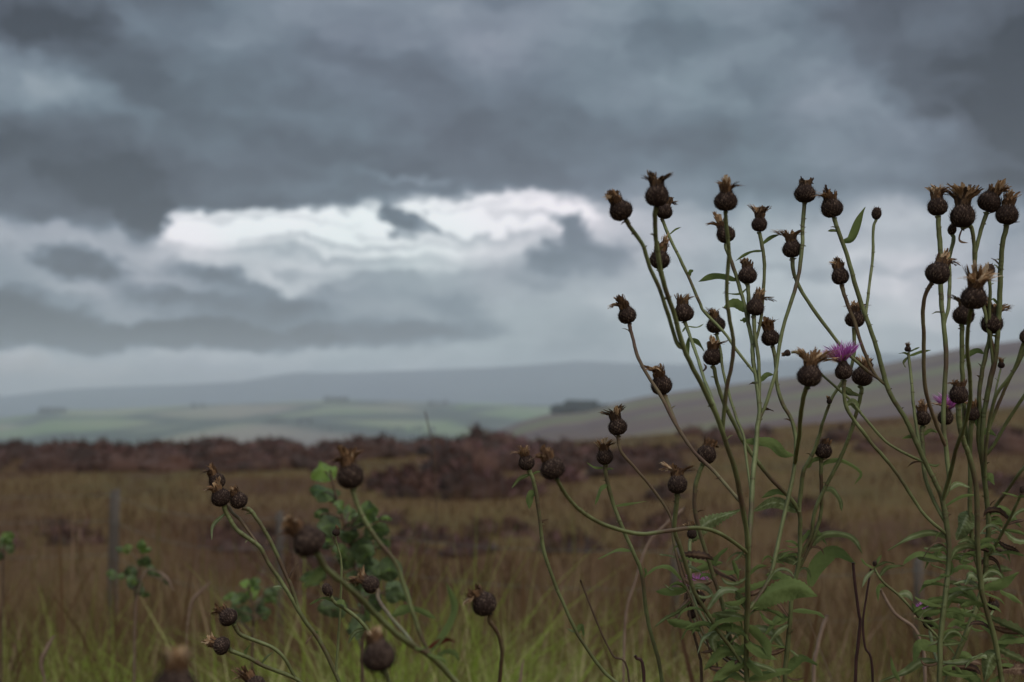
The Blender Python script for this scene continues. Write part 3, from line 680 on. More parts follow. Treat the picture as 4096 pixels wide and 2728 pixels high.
def build_plant(pl):
    rp = Vector(pl.root); e = empty('knapweed_plant', rp, pl.label, 'knapweed', 'knapweed plants on the verge')
    for nme in pl.order:
        st = pl.stems[nme]; pts, rad = world_line(st); mb = MB()
        if st['parent'] is None:            # carry the main stem on down to the ground
            a = pts[-1]; k = len(pts)
            for t in (.15, .35, .6, .85, 1.0):
                pts.append(a.lerp(rp, t) + Vector((.01 * math.sin(t * 6), 0, 0))); rad.append(rad[k - 1] * (1 + .25 * t))
        n = len(pts); sdv = random.uniform(0, 20)
        tint = [.42 + .36 * noise.noise(Vector((i * .07, sdv, 0))) + .16 * noise.noise(Vector((i * .45, sdv, 5))) for i in range(n)]
        for i in range(2, n - 2):           # slight kinks between the nodes
            pts[i] = pts[i] + FX * (rad[i] * .24 * noise.noise(Vector((i * .33, sdv, 9)))) + Vector((0, rad[i] * .24 * noise.noise(Vector((i * .3, sdv, 19))), 0))
        tube(mb, pts, rad, tint, 14, .19)
        # small bracts and leaf scars along the stem
        nb = max(2, int(st['tot'] / 130)); 
        for i in range(nb):
            f = random.uniform(.02, .45) if (st['head'] and i < 4) else random.uniform(.1, .95); j = min(n - 2, max(1, int(f * len(st['line'])))); d = (pts[j - 1] - pts[j + 1]).normalized(); sgn = random.choice((-1, 1))
            sx = (FX * d.z - Vector((0, 0, 1)) * d.x).normalized() * sgn; L = rad[j] * random.uniform(.9, 1.9) * (2.8 if random.random() < .15 else 1)
            p0 = pts[j] + sx * rad[j] * .7; p2 = p0 + sx * L * random.uniform(.5, 1) + d * L * random.uniform(-.2, .7) + Vector((0, random.uniform(-.5, .5) * L, 0)); p1 = p0.lerp(p2, .5) + d * L * .12
            w = rad[j] * random.uniform(.28, .5); sd_ = (p2 - p0).cross(Vector((0, 1, .4))).normalized()
            ribbon(mb, [p0, p1, p2], [w, w * .9, w * .15], sd_, random.choice((.15, .3, .7)))
            jr = rad[j] * 1.22; tube(mb, [pts[j] + d * jr * .5, pts[j], pts[j] - d * jr * .5], [rad[j], jr, rad[j]], .3, 8, 0, cap=False)
        mb.build('stem' if st['parent'] is None else 'branch', M[st['m']], e)
    for h in pl.heads:
        cx, cy, w, tx, ty, d, style, lean, mk = h[:9]
        R = w / 2 / FOC * d; c = P(cx, cy, d)
        ax = (P(tx, ty, d) - c).normalized(); ax = (ax + Vector((0, random.uniform(-.22, .22), 0))).normalized()
        if style == 'b':                    # closed bud
            mb = MB(); z = ax; y = Vector((0, 1, 0)); x = y.cross(z).normalized(); y = z.cross(x); vs = []; pr = [(.25, -1), (.7, -.75), (1, -.2), (.98, .3), (.75, .85), (.4, 1.15)]
            for r, hh_ in pr:
                for k in range(12):
                    a = 6.2832 * k / 12; vs.append(c + (x * math.cos(a) + y * math.sin(a)) * r * R + z * hh_ * R * 1.15)
            mb.add(vs, [(j * 12 + k, j * 12 + (k + 1) % 12, j * 12 + 12 + (k + 1) % 12, j * 12 + 12 + k) for j in range(5) for k in range(12)] + [tuple(range(60, 72))], .35)
            for i in range(60):
                a = i * 2.4; hh_ = -.8 + 1.9 * i / 60; r = float(np.interp(hh_, [q[1] for q in pr], [q[0] for q in pr])); p0 = c + (x * math.cos(a) + y * math.sin(a)) * r * R + z * hh_ * R * 1.15
                p1 = p0 + ((x * math.cos(a) + y * math.sin(a)) * .22 + z * .45) * R; ribbon(mb, [p0, p1], [R * .09, R * .015], (p1 - p0).cross(ax).normalized(), random.uniform(.3, .9))
            mb.build('bud', M['bulb'], e); continue
        ob, loc, fr = make_bulb(R, c, ax, e, 'flower_head' if style == 'p' else 'seed_head', small=w < 60)
        if style == 'p': make_petals(R, c, fr, ob, big=lean)
        else: make_tuft(R, c, fr, style, lean, ob, M[mk])
    for (pp, w, mk, serr) in pl.leaves:
        dd, (q, t, r) = pl.depth_at(*pp[0]); pts = [Vector(p_) for p_ in [(x_, y_, 0) for x_, y_ in pp]]
        if dd < 45: pts[0] = Vector((q[0], q[1], 0))
        L = (pts[-1] - pts[0]).length; off = random.uniform(-.25, .18) * min(L, 200) / FOC * t; n = len(pts)
        if len(pts) == 2:
            mid = pts[0].lerp(pts[1], .5) + Vector((0, -.10 * L, 0)); pts = [pts[0], mid, pts[1]]; n = 3
        w3 = [P(p_.x, p_.y, t + off * i / (n - 1)) for i, p_ in enumerate(pts)]
        mb = MB(); leaf_mesh(mb, w3, w / 2 / FOC * t, random.uniform(.15, .6), serr, fold=random.uniform(.1, .6), wavy=random.uniform(.08, .28), turn=random.uniform(-.8, .8))
        mb.build('leaf', M[mk], e)
    return e

PL = {}
def plant(key, label, rx, rz_depth): PL[key] = Plant(label, (rx, rz_depth, zg(rx, rz_depth))); return PL[key]
def H(pl, *a):
    a = list(a) + ['tuft'] * (9 - len(a)); pl.heads.append(tuple(a)); return tuple(a)
def HS(pl, name, parent, h, pts, rt=7, rb=8, m='stem', dbot=None):
    h = H(pl, *h); add_stem(pl, name, parent, pts, h[5], rt, rb, m, dbot, head=h)

# ---- A: the tall plant in the right half
A = plant('A', 'tall knapweed left of the bushy ones, three blurred heads leading its many seed heads', .155, .93)
HS(A, 'main', None, (2627, 783, 98, 2627, 664, .77, 'c', 0, 'tuft_dark'), [(2620, 860), (2623, 940), (2640, 1067), (2661, 1152), (2699, 1263), (2725, 1362), (2759, 1447), (2810, 1545), (2865, 1660), (2895, 1745), (2942, 1887), (2970, 2027), (2990, 2167), (2991, 2358), (2985, 2587), (2989, 2740)], 11, 13, 'stem', dbot=.92)
HS(A, 'h1', 'main', (2483, 840, 96, 2432, 744, .79, 'l', .1, 'tuft'), [(2525, 915), (2572, 982), (2597, 1063), (2636, 1152), (2674, 1263), (2708, 1371), (2722, 1400)], 9, 9)
HS(A, 'h3', 'main', (2903, 804, 91, 2903, 685, .80, 'h', 0, 'tuft'), [(2903, 870), (2912, 961), (2916, 1025), (2907, 1152), (2916, 1263), (2933, 1362), (2929, 1447), (2907, 1553), (2893, 1694), (2893, 1740)], 8, 9)
HS(A, 'h5', 'main', (2640, 1037, 87, 2648, 960, .88, 'r', -.2), [(2646, 1090), (2655, 1150)], 8, 8)
HS(A, 'h12', 'main', (2508, 1260, 79, 2487, 1195, .95, 'l', -.1), [(2520, 1310), (2531, 1350), (2551, 1426), (2589, 1498), (2648, 1592), (2695, 1685), (2750, 1770), (2788, 1820), (2858, 1887), (2942, 1985), (2965, 2010)], 7, 8, 'stem_brown')
HS(A, 'h17', 'h12', (2646, 1541, 85, 2625, 1464, .96, 'l', .2), [(2674, 1617), (2708, 1702), (2748, 1765), (2760, 1783)], 8, 6, 'stem_brown')
HS(A, 'h13', 'main', (2735, 1252, 79, 2728, 1190, .95, 'h', .1, 'tuft_dark'), [(2744, 1300), (2763, 1354), (2793, 1439), (2818, 1520), (2848, 1596), (2888, 1694)], 7, 7)
HS(A, 'h41', 'main', (2209, 1873, 98, 2175, 1800, .76, 'l', .3), [(2235, 1930), (2265, 1980), (2321, 2041), (2414, 2097), (2554, 2135), (2671, 2123), (2788, 2111), (2882, 2135), (2986, 2200)], 9, 9)
# second, paler trunk of A
add_stem(A, 'c', 'main', [(2992, 1290), (3009, 1370), (3012, 1440), (3026, 1520), (3039, 1639), (3031, 1702), (3024, 1793), (3010, 1934), (3004, 2074), (2994, 2200)], .95, 9, 13)
HS(A, 'h6', 'c', (2903, 936, 79, 2880, 872, .96, 'l', .2), [(2903, 985), (2920, 1030), (2937, 1080), (2963, 1165), (2980, 1229), (2994, 1300)], 8, 8)
HS(A, 'h10', 'c', (2990, 1101, 76, 2992, 1030, .955, 'x', 0, 'tuft_dark'), [(2992, 1150), (2994, 1200), (2993, 1290)], 8, 8)
HS(A, 'h11', 'c', (3022, 1229, 74, 3038, 1170, .945, 'r', .1, 'tuft_dark'), [(3016, 1275), (3018, 1320), (3026, 1380), (3035, 1450), (3038, 1550), (3039, 1600)], 9, 7)
HS(A, 'h7', 'c', (3037, 897, 68, 3041, 838, .955, 'w', .2, 'tuft_dark'), [(3040, 940), (3052, 1004), (3058, 1067), (3054, 1158), (3046, 1260), (3030, 1340), (3014, 1400)], 8, 6)
HS(A, 'h4', 'c', (2657, 844, 70, 2672, 790, .965, 'r', 0, 'tuft_dark'), [(2652, 885), (2674, 940), (2725, 1046), (2755, 1110), (2801, 1216), (2818, 1248), (2895, 1328), (2950, 1405), (3014, 1502)], 7, 6)
HS(A, 'h8', 'c', (3220, 774, 83, 3222, 712, .95, 'f', .35, 'tuft_dark'), [(3217, 825), (3211, 897), (3209, 982), (3196, 1088), (3177, 1169), (3138, 1290), (3117, 1388), (3102, 1490), (3060, 1626), (3036, 1680)], 9, 7)
HS(A, 'h14', 'c', (2863, 1299, 74, 2848, 1235, .96, 'n', 0), [(2867, 1340), (2882, 1400), (2890, 1469), (2912, 1562), (2946, 1672), (2975, 1745), (2985, 1830), (3005, 1990)], 6, 6)
HS(A, 'h16', 'main', (3082, 1350, 76, 3069, 1290, .95, 'w', 0), [(3093, 1395), (3103, 1447), (3107, 1532), (3128, 1609), (3167, 1681), (3184, 1766), (3178, 1864), (3160, 1962), (3132, 2083), (3108, 2191), (3080, 2308), (3024, 2401), (2993, 2450)], 8, 9)
HS(A, 'h20', 'h16', (3237, 1503, 98, 3250, 1400, .80, 'o', 0), [(3222, 1560), (3205, 1638), (3196, 1745), (3186, 1813), (3180, 1850)], 11, 9)
HS(A, 'h18', 'main', (2470, 1706, 79, 2457, 1643, .95, 'h', -.1, 'tuft_dark'), [(2472, 1755), (2489, 1812), (2554, 1887), (2629, 1980), (2685, 2074), (2695, 2167), (2725, 2298), (2768, 2401), (2830, 2560), (2980, 2690)], 7, 5, 'stem_brown')
HS(A, 'h42', 'main', (2709, 1938, 82, 2709, 1854, .88, 'h', 0), [(2709, 1990), (2704, 2037), (2699, 2121), (2727, 2205), (2765, 2331), (2783, 2377), (2832, 2453), (2878, 2530), (2936, 2606), (2982, 2690)], 11, 8)
HS(A, 'h43', 'main', (2826, 1817, 86, 2844, 1760, .91, 'f', .1), [(2806, 1870), (2784, 1934), (2779, 2027), (2798, 2121), (2826, 2214), (2859, 2320), (2890, 2415), (2909, 2511), (2940, 2600), (2984, 2670)], 10, 9)
HS(A, 'h44', 'h43', (2768, 2135, 46, 2755, 2085, .97, 'w', -.2, 'tuft_dark'), [(2760, 2170), (2760, 2261), (2770, 2380), (2830, 2500), (2920, 2560)], 8, 6)
HS(A, 'f3', 'main', (2795, 2392, 56, 2778, 2340, .955, 'p', 1.25), [(2812, 2430), (2835, 2480), (2885, 2560), (2980, 2680)], 6, 6)
HS(A, 'd3', 'main', (2768, 2455, 40, 2755, 2425, .96, 'w', .2, 'tuft_dark'), [(2785, 2500), (2830, 2580), (2982, 2710)], 5, 5)
A.leaves += [([(2939, 1122), (2860, 1105), (2793, 1127)], 30, 'leaf', 0), ([(3039, 1004), (2939, 1046)], 15, 'leaf', 0), ([(3043, 982), (3118, 938)], 16, 'leaf', 0),
    ([(2985, 1246), (2940, 1212), (2893, 1232)], 38, 'leaf', .1), ([(2678, 936), (2725, 908)], 9, 'leaf', 0), ([(2750, 1112), (2772, 1078)], 22, 'leaf', 0), ([(2763, 1356), (2816, 1405)], 24, 'leaf', 0),
    ([(2759, 1345), (2752, 1380), (2757, 1420)], 18, 'leaf', 0), ([(3037, 1530), (3065, 1500), (3094, 1499)], 22, 'leaf', .1), ([(2990, 1762), (3080, 1770), (3130, 1812), (3177, 1822)], 44, 'leaf', .08),
    ([(2700, 1500 + 6), (2660, 1300)], 0.1, 'leaf', 0), ([(2990, 1150), (2956, 1176), (2890, 1172)], 9, 'leaf', 0), ([(2990, 1283), (2960, 1280)], 24, 'leaf', 0),
    ([(2750, 1305), (2790, 1308), (2815, 1295)], 9, 'leaf', 0), ([(2734, 1310), (2728, 1330)], 10, 'leaf', 0), ([(2848, 1480), (2825, 1470), (2813, 1452)], 10, 'leaf_dry', 0), ([(3040, 1640), (3095, 1645)], 12, 'leaf_dry', 0),
    ([(2740, 2160), (2830, 2090), (2960, 2040)], 58, 'leaf_pale', .35), ([(2850, 2270), (2870, 2235), (2912, 2190)], 32, 'leaf', .1), ([(2800, 2290), (2850, 2262), (2890, 2250)], 30, 'leaf', 0), ([(2970, 2446), (2960, 2400), (2940, 2362)], 36, 'leaf_pale', 0),
    ([(2860, 2499), (2800, 2492), (2735, 2514)], 16, 'leaf', 0), ([(2863, 2484), (2900, 2450), (2957, 2444)], 28, 'leaf', 0), ([(2885, 2530), (2850, 2560), (2862, 2610)], 40, 'leaf_pale', 0),
    ([(2970, 2600), (2890, 2610), (2815, 2680)], 46, 'leaf', .1), ([(2997, 2492), (3030, 2530), (3052, 2590)], 30, 'leaf', 0), ([(2997, 2625), (3020, 2670), (3055, 2705)], 42, 'leaf', .1),
    ([(2990, 2713), (3090, 2690), (3168, 2680)], 38, 'leaf', .1), ([(2985, 2713), (2930, 2700), (2880, 2730)], 34, 'leaf', 0), ([(3000, 2445), (3060, 2410), (3130, 2398)], 20, 'leaf', 0),
    ([(3000, 2420), (3090, 2370), (3190, 2350), (3270, 2385)], 92, 'leaf', .18), ([(2890, 2412), (2940, 2425), (2965, 2437)], 30, 'leaf_pale', 0), ([(3002, 2300), (3030, 2270), (3070, 2262)], 18, 'leaf', 0),
    ([(2985, 2205), (2950, 2230), (2925, 2250)], 14, 'leaf_pale', 0), ([(2930, 2240), (2945, 2290), (2952, 2318)], 22, 'leaf', 0), ([(2985, 2560), (3030, 2600), (3110, 2640)], 46, 'leaf', .1), ([(3005, 2520), (3060, 2570), (3080, 2640)], 40, 'leaf', 0),
    ([(2980, 2650), (2900, 2690), (2850, 2728)], 44, 'leaf', 0), ([(2740, 2400), (2720, 2440), (2700, 2510)], 26, 'leaf_dry', 0)]

# ---- E: stem right behind A
E = plant('E', 'knapweed close behind the tall one, carrying few seed heads and broad drooping leaves', .20, 1.0)
HS(E, 'main', None, (2850, 1426, 81, 2853, 1350, .955, 'r', 0), [(2858, 1480), (2869, 1532), (2895, 1609), (2937, 1694), (2971, 1762), (3033, 1850), (3089, 1920), (3150, 1980), (3196, 2046), (3200, 2130), (3197, 2238), (3169, 2377), (3158, 2511), (3142, 2664), (3140, 2745)], 8, 11, dbot=1.0)
add_stem(E, 't', 'main', [(3317, 1618), (3287, 1702), (3276, 1747), (3248, 1822), (3216, 1880), (3204, 1960), (3198, 2050)], .96, 6, 10)
H(E, 3317, 1605, 24, 3312, 1580, .96, 'x', 0, 'tuft_dark')
HS(E, 'h23', 't', (3419, 1277, 74, 3424, 1205, .97, 'c', 0, 'tuft_dark'), [(3416, 1330), (3417, 1405), (3400, 1480), (3362, 1537), (3325, 1598), (3303, 1665)], 8, 6)
HS(E, 'h32', 'main', (3449, 1507, 81, 3468, 1447, .955, 'w', .1), [(3446, 1560), (3432, 1626), (3406, 1719), (3379, 1793), (3342, 1873), (3295, 1962), (3258, 2051), (3244, 2144), (3216, 2196), (3198, 2240)], 8, 8)
HS(E, 'h39', 'main', (3293, 1803, 68, 3306, 1745, .97, 'f', .5), [(3285, 1850), (3284, 1887), (3286, 1962), (3284, 2051), (3262, 2130), (3220, 2228), (3190, 2290)], 8, 7)
E.leaves += [([(3258, 1865), (3310, 1845), (3370, 1840), (3445, 1890), (3418, 1938)], 20, 'leaf', 0), ([(3286, 1966), (3330, 1955), (3362, 2000), (3368, 2045)], 34, 'leaf_pale', 0),
    ([(3150, 1980), (3100, 1970), (3045, 1992)], 28, 'leaf', .1), ([(3197, 2046), (3100, 2010), (3012, 2045)], 46, 'leaf_pale', .15), ([(3225, 2205), (3290, 2140), (3370, 2135), (3420, 2160), (3450, 2215)], 30, 'leaf_pale', 0),
    ([(3240, 2345), (3270, 2265), (3340, 2210), (3422, 2256)], 66, 'leaf', .06), ([(3180, 2340), (3120, 2310), (3060, 2300)], 50, 'leaf', .15), ([(3165, 2480), (3110, 2470), (3060, 2540)], 34, 'leaf', .1), ([(3160, 2500), (3105, 2530), (3060, 2600)], 26, 'leaf_pale', 0),
    ([(3190, 2260), (3140, 2230), (3080, 2250)], 44, 'leaf_pale', .1), ([(3150, 2600), (3190, 2620), (3195, 2625)], 14, 'leaf_pale', 0), ([(3145, 2700), (3200, 2640), (3270, 2660)], 46, 'leaf', .1), ([(3290, 1700 + 120), (3250, 1850), (3230, 1875)], 26, 'leaf', 0)]

# ---- D: purple flower plant
D = plant('D', 'bushy knapweed carrying the open purple flower, its thick stem brown near the base', .285, .93)
HS(D, 'main', None, (3328, 832, 87, 3308, 753, .94, 'l', .35), [(3340, 885), (3359, 940), (3389, 1025), (3419, 1131), (3457, 1250), (3495, 1354), (3525, 1460), (3546, 1537), (3572, 1596), (3618, 1668), (3655, 1745), (3697, 1840), (3739, 1924), (3767, 1990), (3786, 2097), (3796, 2214), (3788, 2330), (3775, 2440), (3762, 2560), (3757, 2745)], 9, 14, dbot=.93)
add_stem(D, 'b1', 'main', [(3506, 875), (3493, 915), (3491, 1025), (3478, 1131), (3466, 1237), (3462, 1265)], .95, 6, 6)
H(D, 3506, 856, 40, 3509, 820, .95, 'b', 0)
HS(D, 'h9', 'main', (3167, 995, 81, 3162, 925, .95, 'c', 0, 'tuft_dark'), [(3170, 1045), (3178, 1100), (3209, 1169), (3279, 1273), (3368, 1388), (3423, 1443), (3478, 1490), (3545, 1541)], 9, 6)
HS(D, 'h22', 'main', (3361, 1105, 76, 3350, 1046, .945, 'l', 0), [(3370, 1155), (3389, 1214), (3419, 1290), (3444, 1371), (3474, 1447), (3504, 1503), (3548, 1545)], 9, 6, 'stem_brown')
HS(D, 'f1', 'main', (3374, 1486, 74, 3361, 1405, .93, 'p', 1.15), [(3376, 1535), (3376, 1575), (3385, 1626), (3410, 1672), (3449, 1723), (3491, 1779), (3534, 1826), (3599, 1910), (3650, 1990), (3707, 2069), (3788, 2140)], 8, 7)
add_stem(D, 'b20', 'main', [(3165, 1410), (3190, 1410), (3230, 1445), (3287, 1498), (3359, 1562), (3402, 1600), (3436, 1643), (3478, 1694), (3542, 1765), (3618, 1812), (3693, 1850)], .95, 5, 6)
H(D, 3150, 1412, 28, 3130, 1420, .95, 'x', 0, 'tuft_dark')
add_stem(D, 'b4', 'main', [(3633, 1410), (3646, 1524), (3652, 1596), (3662, 1680), (3690, 1800)], .96, 6, 7)
H(D, 3631, 1396, 26, 3631, 1375, .96, 'n', 0, 'tuft_dark')
HS(D, 'h24', 'main', (3750, 825, 85, 3747, 745, .95, 'w', .1), [(3753, 880), (3757, 940), (3762, 1025), (3763, 1152), (3768, 1235), (3780, 1341), (3784, 1447), (3778, 1558), (3774, 1700), (3785, 1800), (3795, 1934), (3780, 2000)], 12, 10)
add_stem(D, 'b2', 'h24', [(3808, 935), (3814, 960), (3797, 1030), (3799, 1101), (3797, 1173), (3793, 1230), (3780, 1300)], .965, 9, 7)
H(D, 3808, 920, 36, 3812, 895, .965, 'b', 0)
HS(D, 'h28', 'h24', (3750, 1093, 95, 3784, 1020, .90, 'r', -.1), [(3722, 1140), (3699, 1186), (3691, 1263), (3695, 1341), (3695, 1469), (3703, 1562), (3729, 1651), (3759, 1730), (3782, 1790)], 9, 8, 'stem_brown')
HS(D, 'h33', 'main', (3691, 1672, 68, 3686, 1605, .95, 'h', 0), [(3687, 1725), (3691, 1787), (3697, 1887), (3725, 1980), (3780, 2097)], 10, 8)
HS(D, 'f2', 'h24', (3782, 1670, 66, 3792, 1600, .955, 'p', 1.0), [(3776, 1715), (3780, 1760)], 8, 8)
HS(D, 'h29', 'main', (3895, 1190, 106, 3903, 1097, .81, 'o', .1), [(3882, 1245), (3871, 1320), (3869, 1405), (3878, 1490), (3882, 1575), (3873, 1639), (3856, 1711), (3827, 1787), (3800, 1896), (3775, 2000)], 9, 9)
add_stem(D, 'side', 'main', [(3498, 2272), (3512, 2300), (3540, 2335), (3600, 2385), (3650, 2440), (3715, 2510), (3765, 2560)], .94, 5, 6)
H(D, 3499, 2255, 18, 3498, 2240, .94, 'b', 0)
HS(D, 'f4', 'main', (3716, 2492, 52, 3704, 2448, .965, 'p', 1.2), [(3722, 2540), (3735, 2600), (3756, 2680)], 6, 6)
D.leaves += [([(3378, 967), (3410, 955), (3440, 880), (3462, 828)], 38, 'leaf', 0), ([(3349, 925), (3310, 925)], 14, 'leaf_pale', 0), ([(3380, 1548), (3400, 1575), (3440, 1583)], 30, 'leaf_pale', 0), ([(3436, 1647), (3410, 1610), (3381, 1622)], 32, 'leaf_pale', 0),
    ([(3638, 1430), (3620, 1412), (3595, 1414)], 9, 'leaf', 0), ([(3642, 1425), (3680, 1408), (3725, 1400)], 14, 'leaf', 0), ([(3640, 1412), (3660, 1398), (3680, 1388)], 9, 'leaf', 0), ([(3625, 1430), (3617, 1450), (3622, 1470)], 14, 'leaf_pale', 0),
    ([(3680, 1757), (3650, 1745), (3608, 1753)], 18, 'leaf', 0), ([(3695, 1740), (3720, 1722), (3750, 1730)], 16, 'leaf', 0), ([(3786, 2149), (3725, 2130), (3640, 2150), (3550, 2202)], 26, 'leaf_pale', .05), ([(3780, 2242), (3690, 2215), (3640, 2230), (3613, 2258)], 34, 'leaf', 0),
    ([(3690, 1850), (3655, 1850), (3630, 1868)], 8, 'leaf_dry', 0), ([(3700, 1855), (3740, 1862), (3760, 1855)], 12, 'leaf_pale', 0), ([(3495, 2272), (3465, 2255), (3441, 2231)], 14, 'leaf', 0), ([(3502, 2268), (3512, 2240), (3527, 2218)], 14, 'leaf', 0), ([(3502, 2268), (3540, 2250), (3580, 2256)], 14, 'leaf_pale', 0),
    ([(3494, 2280), (3465, 2310), (3448, 2350)], 16, 'leaf_pale', 0), ([(3525, 2300), (3550, 2270), (3617, 2262)], 18, 'leaf_pale', 0), ([(3545, 2336), (3515, 2350), (3512, 2405)], 18, 'leaf', 0), ([(3594, 2382), (3630, 2375), (3651, 2405)], 30, 'leaf_pale', 0),
    ([(3759, 2428), (3700, 2405), (3659, 2388)], 26, 'leaf', 0), ([(3766, 2340), (3715, 2335), (3674, 2375)], 20, 'leaf', .1), ([(3810, 2400), (3840, 2360), (3897, 2353)], 30, 'leaf_pale', 0), ([(3778, 2457), (3820, 2450), (3860, 2484)], 50, 'leaf', 0),
    ([(3740, 2645), (3680, 2650), (3620, 2690), (3514, 2728)], 34, 'leaf_pale', 0), ([(3750, 2600), (3680, 2580), (3655, 2650)], 46, 'leaf', .1), ([(3600, 2728), (3575, 2680), (3563, 2625)], 18, 'leaf', 0), ([(3765, 2560), (3820, 2540), (3870, 2560)], 30, 'leaf', .1), ([(3760, 2680), (3810, 2660), (3850, 2690)], 40, 'leaf', 0),
    ([(3790, 1960), (3830, 1935), (3880, 1950)], 22, 'leaf_pale', 0), ([(3795, 2020), (3850, 1985), (3925, 1980)], 14, 'leaf', 0), ([(3778, 2230), (3800, 2290), (3760, 2300)], 26, 'leaf', 0)]

# ---- G: front dark green stem with the cut-off head
Gp = plant('G', 'slender knapweed with one flat topped dark head overlapping the half hidden purple flower', .37, .93)
HS(Gp, 'main', None, (3835, 1579, 81, 3838, 1530, .90, 'f', .2), [(3835, 1640), (3836, 1690), (3855, 1766), (3875, 1817), (3903, 1934), (3908, 2074), (3912, 2214), (3926, 2354), (3950, 2453), (3981, 2568), (4007, 2720)], 13, 13, dbot=.93)
add_stem(Gp, 'a', 'main', [(3973, 2440), (3960, 2470), (3958, 2490)], .95, 5, 5); H(Gp, 3973, 2420, 46, 3966, 2390, .95, 'x', 0)
Gp.leaves += [([(3935, 2430), (3890, 2415), (3839, 2428)], 34, 'leaf', .1), ([(3946, 2345), (4010, 2335), (4076, 2290)], 42, 'leaf', .12), ([(3996, 2610), (3960, 2640), (3938, 2728)], 64, 'leaf_pale', .1), ([(3960, 2480), (4020, 2490), (4084, 2541)], 16, 'leaf_dry', 0),
    ([(3920, 2320), (3880, 2300), (3860, 2340)], 36, 'leaf_pale', .15), ([(3908, 2200), (3870, 2160), (3830, 2175)], 22, 'leaf_pale', 0), ([(3990, 2600), (4040, 2560), (4096, 2575)], 30, 'leaf', 0)]

# ---- K: rightmost plant
K = plant('K', 'bushy knapweed nearest the right edge of the photo, with crowded tall heads over toothed leaves', .33, 1.0)
HS(K, 'main', None, (4028, 859, 88, 4035, 787, .95, 'c', 0), [(4024, 915), (4009, 982), (4001, 1110), (3997, 1237), (3992, 1320), (3980, 1439), (3954, 1554), (3932, 1681), (3925, 1787), (3931, 1860), (3950, 2027), (3954, 2121), (3945, 2214), (3938, 2319), (3896, 2453), (3843, 2587), (3778, 2745)], 12, 13, dbot=1.0)
HS(K, 'h25', 'main', (3850, 863, 108, 3856, 785, .95, 'o', 0, 'tuft_dark'), [(3882, 905), (3895, 961), (3898, 1046), (3912, 1150), (3937, 1235), (3954, 1320), (3980, 1426)], 9, 7)
HS(K, 'h26', 'h25', (3958, 808, 91, 3985, 742, .955, 'r', -.1), [(3944, 860), (3924, 919), (3904, 1004), (3899, 1070)], 10, 7)
H(K, 3958, 1084, 42, 3964, 1050, .955, 'b', 0); add_stem(K, 'b3', 'main', [(3955, 1105), (3960, 1160), (3958, 1300), (3970, 1430), (3972, 1470)], .955, 7, 7)
HS(K, 'h31', 'main', (3967, 1294, 91, 3984, 1218, .965, 'c', 0, 'tuft_dark'), [(3960, 1345), (3941, 1426), (3924, 1511), (3916, 1596), (3918, 1681), (3914, 1766), (3930, 1850)], 10, 10)
HS(K, 'h30', 'main', (3854, 1260, 86, 3870, 1190, .97, 'c', 0, 'tuft_dark'), [(3848, 1310), (3848, 1384), (3848, 1469), (3853, 1560), (3860, 1700), (3880, 1850), (3880, 2046), (3895, 2200), (3930, 2340)], 11, 10)
HS(K, 'h35', 'h30', (3888, 1655, 62, 3886, 1600, .97, 'c', 0), [(3884, 1700), (3880, 1780), (3878, 1850)], 10, 10)
add_stem(K, 'e1', 'main', [(4094, 1370), (4052, 1486), (3988, 1575), (3963, 1660), (3946, 1766), (3940, 1870), (3945, 1960)], .94, 7, 8); H(K, 4096, 1350, 36, 4094, 1320, .94, 'b', 0)
add_stem(K, 'e2', 'e1', [(4115, 1360), (4085, 1430), (4030, 1532), (3980, 1650), (3958, 1720)], .95, 7, 7); H(K, 4122, 1335, 70, 4130, 1290, .95, 'c', 0)
add_stem(K, 'e3', 'main', [(4130, 1520), (4096, 1583), (4030, 1685), (3970, 1787), (3928, 1836)], .95, 7, 7); H(K, 4140, 1490, 70, 4150, 1440, .95, 'c', 0)
add_stem(K, 'e4', 'e1', [(4003, 1475), (3990, 1530), (3975, 1600), (3966, 1640)], .97, 4, 4); H(K, 4005, 1460, 30, 4005, 1435, .97, 'n', 0)
add_stem(K, 'e5', 'main', [(4130, 1830), (4080, 1890), (4030, 1960), (3970, 2040), (3952, 2060)], .95, 7, 7); H(K, 4145, 1800, 70, 4150, 1750, .95, 'c', 0)
add_stem(K, 'e6', 'main', [(4085, 1975), (4060, 2030), (4020, 2110), (3975, 2190), (3946, 2230)], .95, 6, 7); H(K, 4090, 1958, 24, 4095, 1940, .95, 'b', 0)
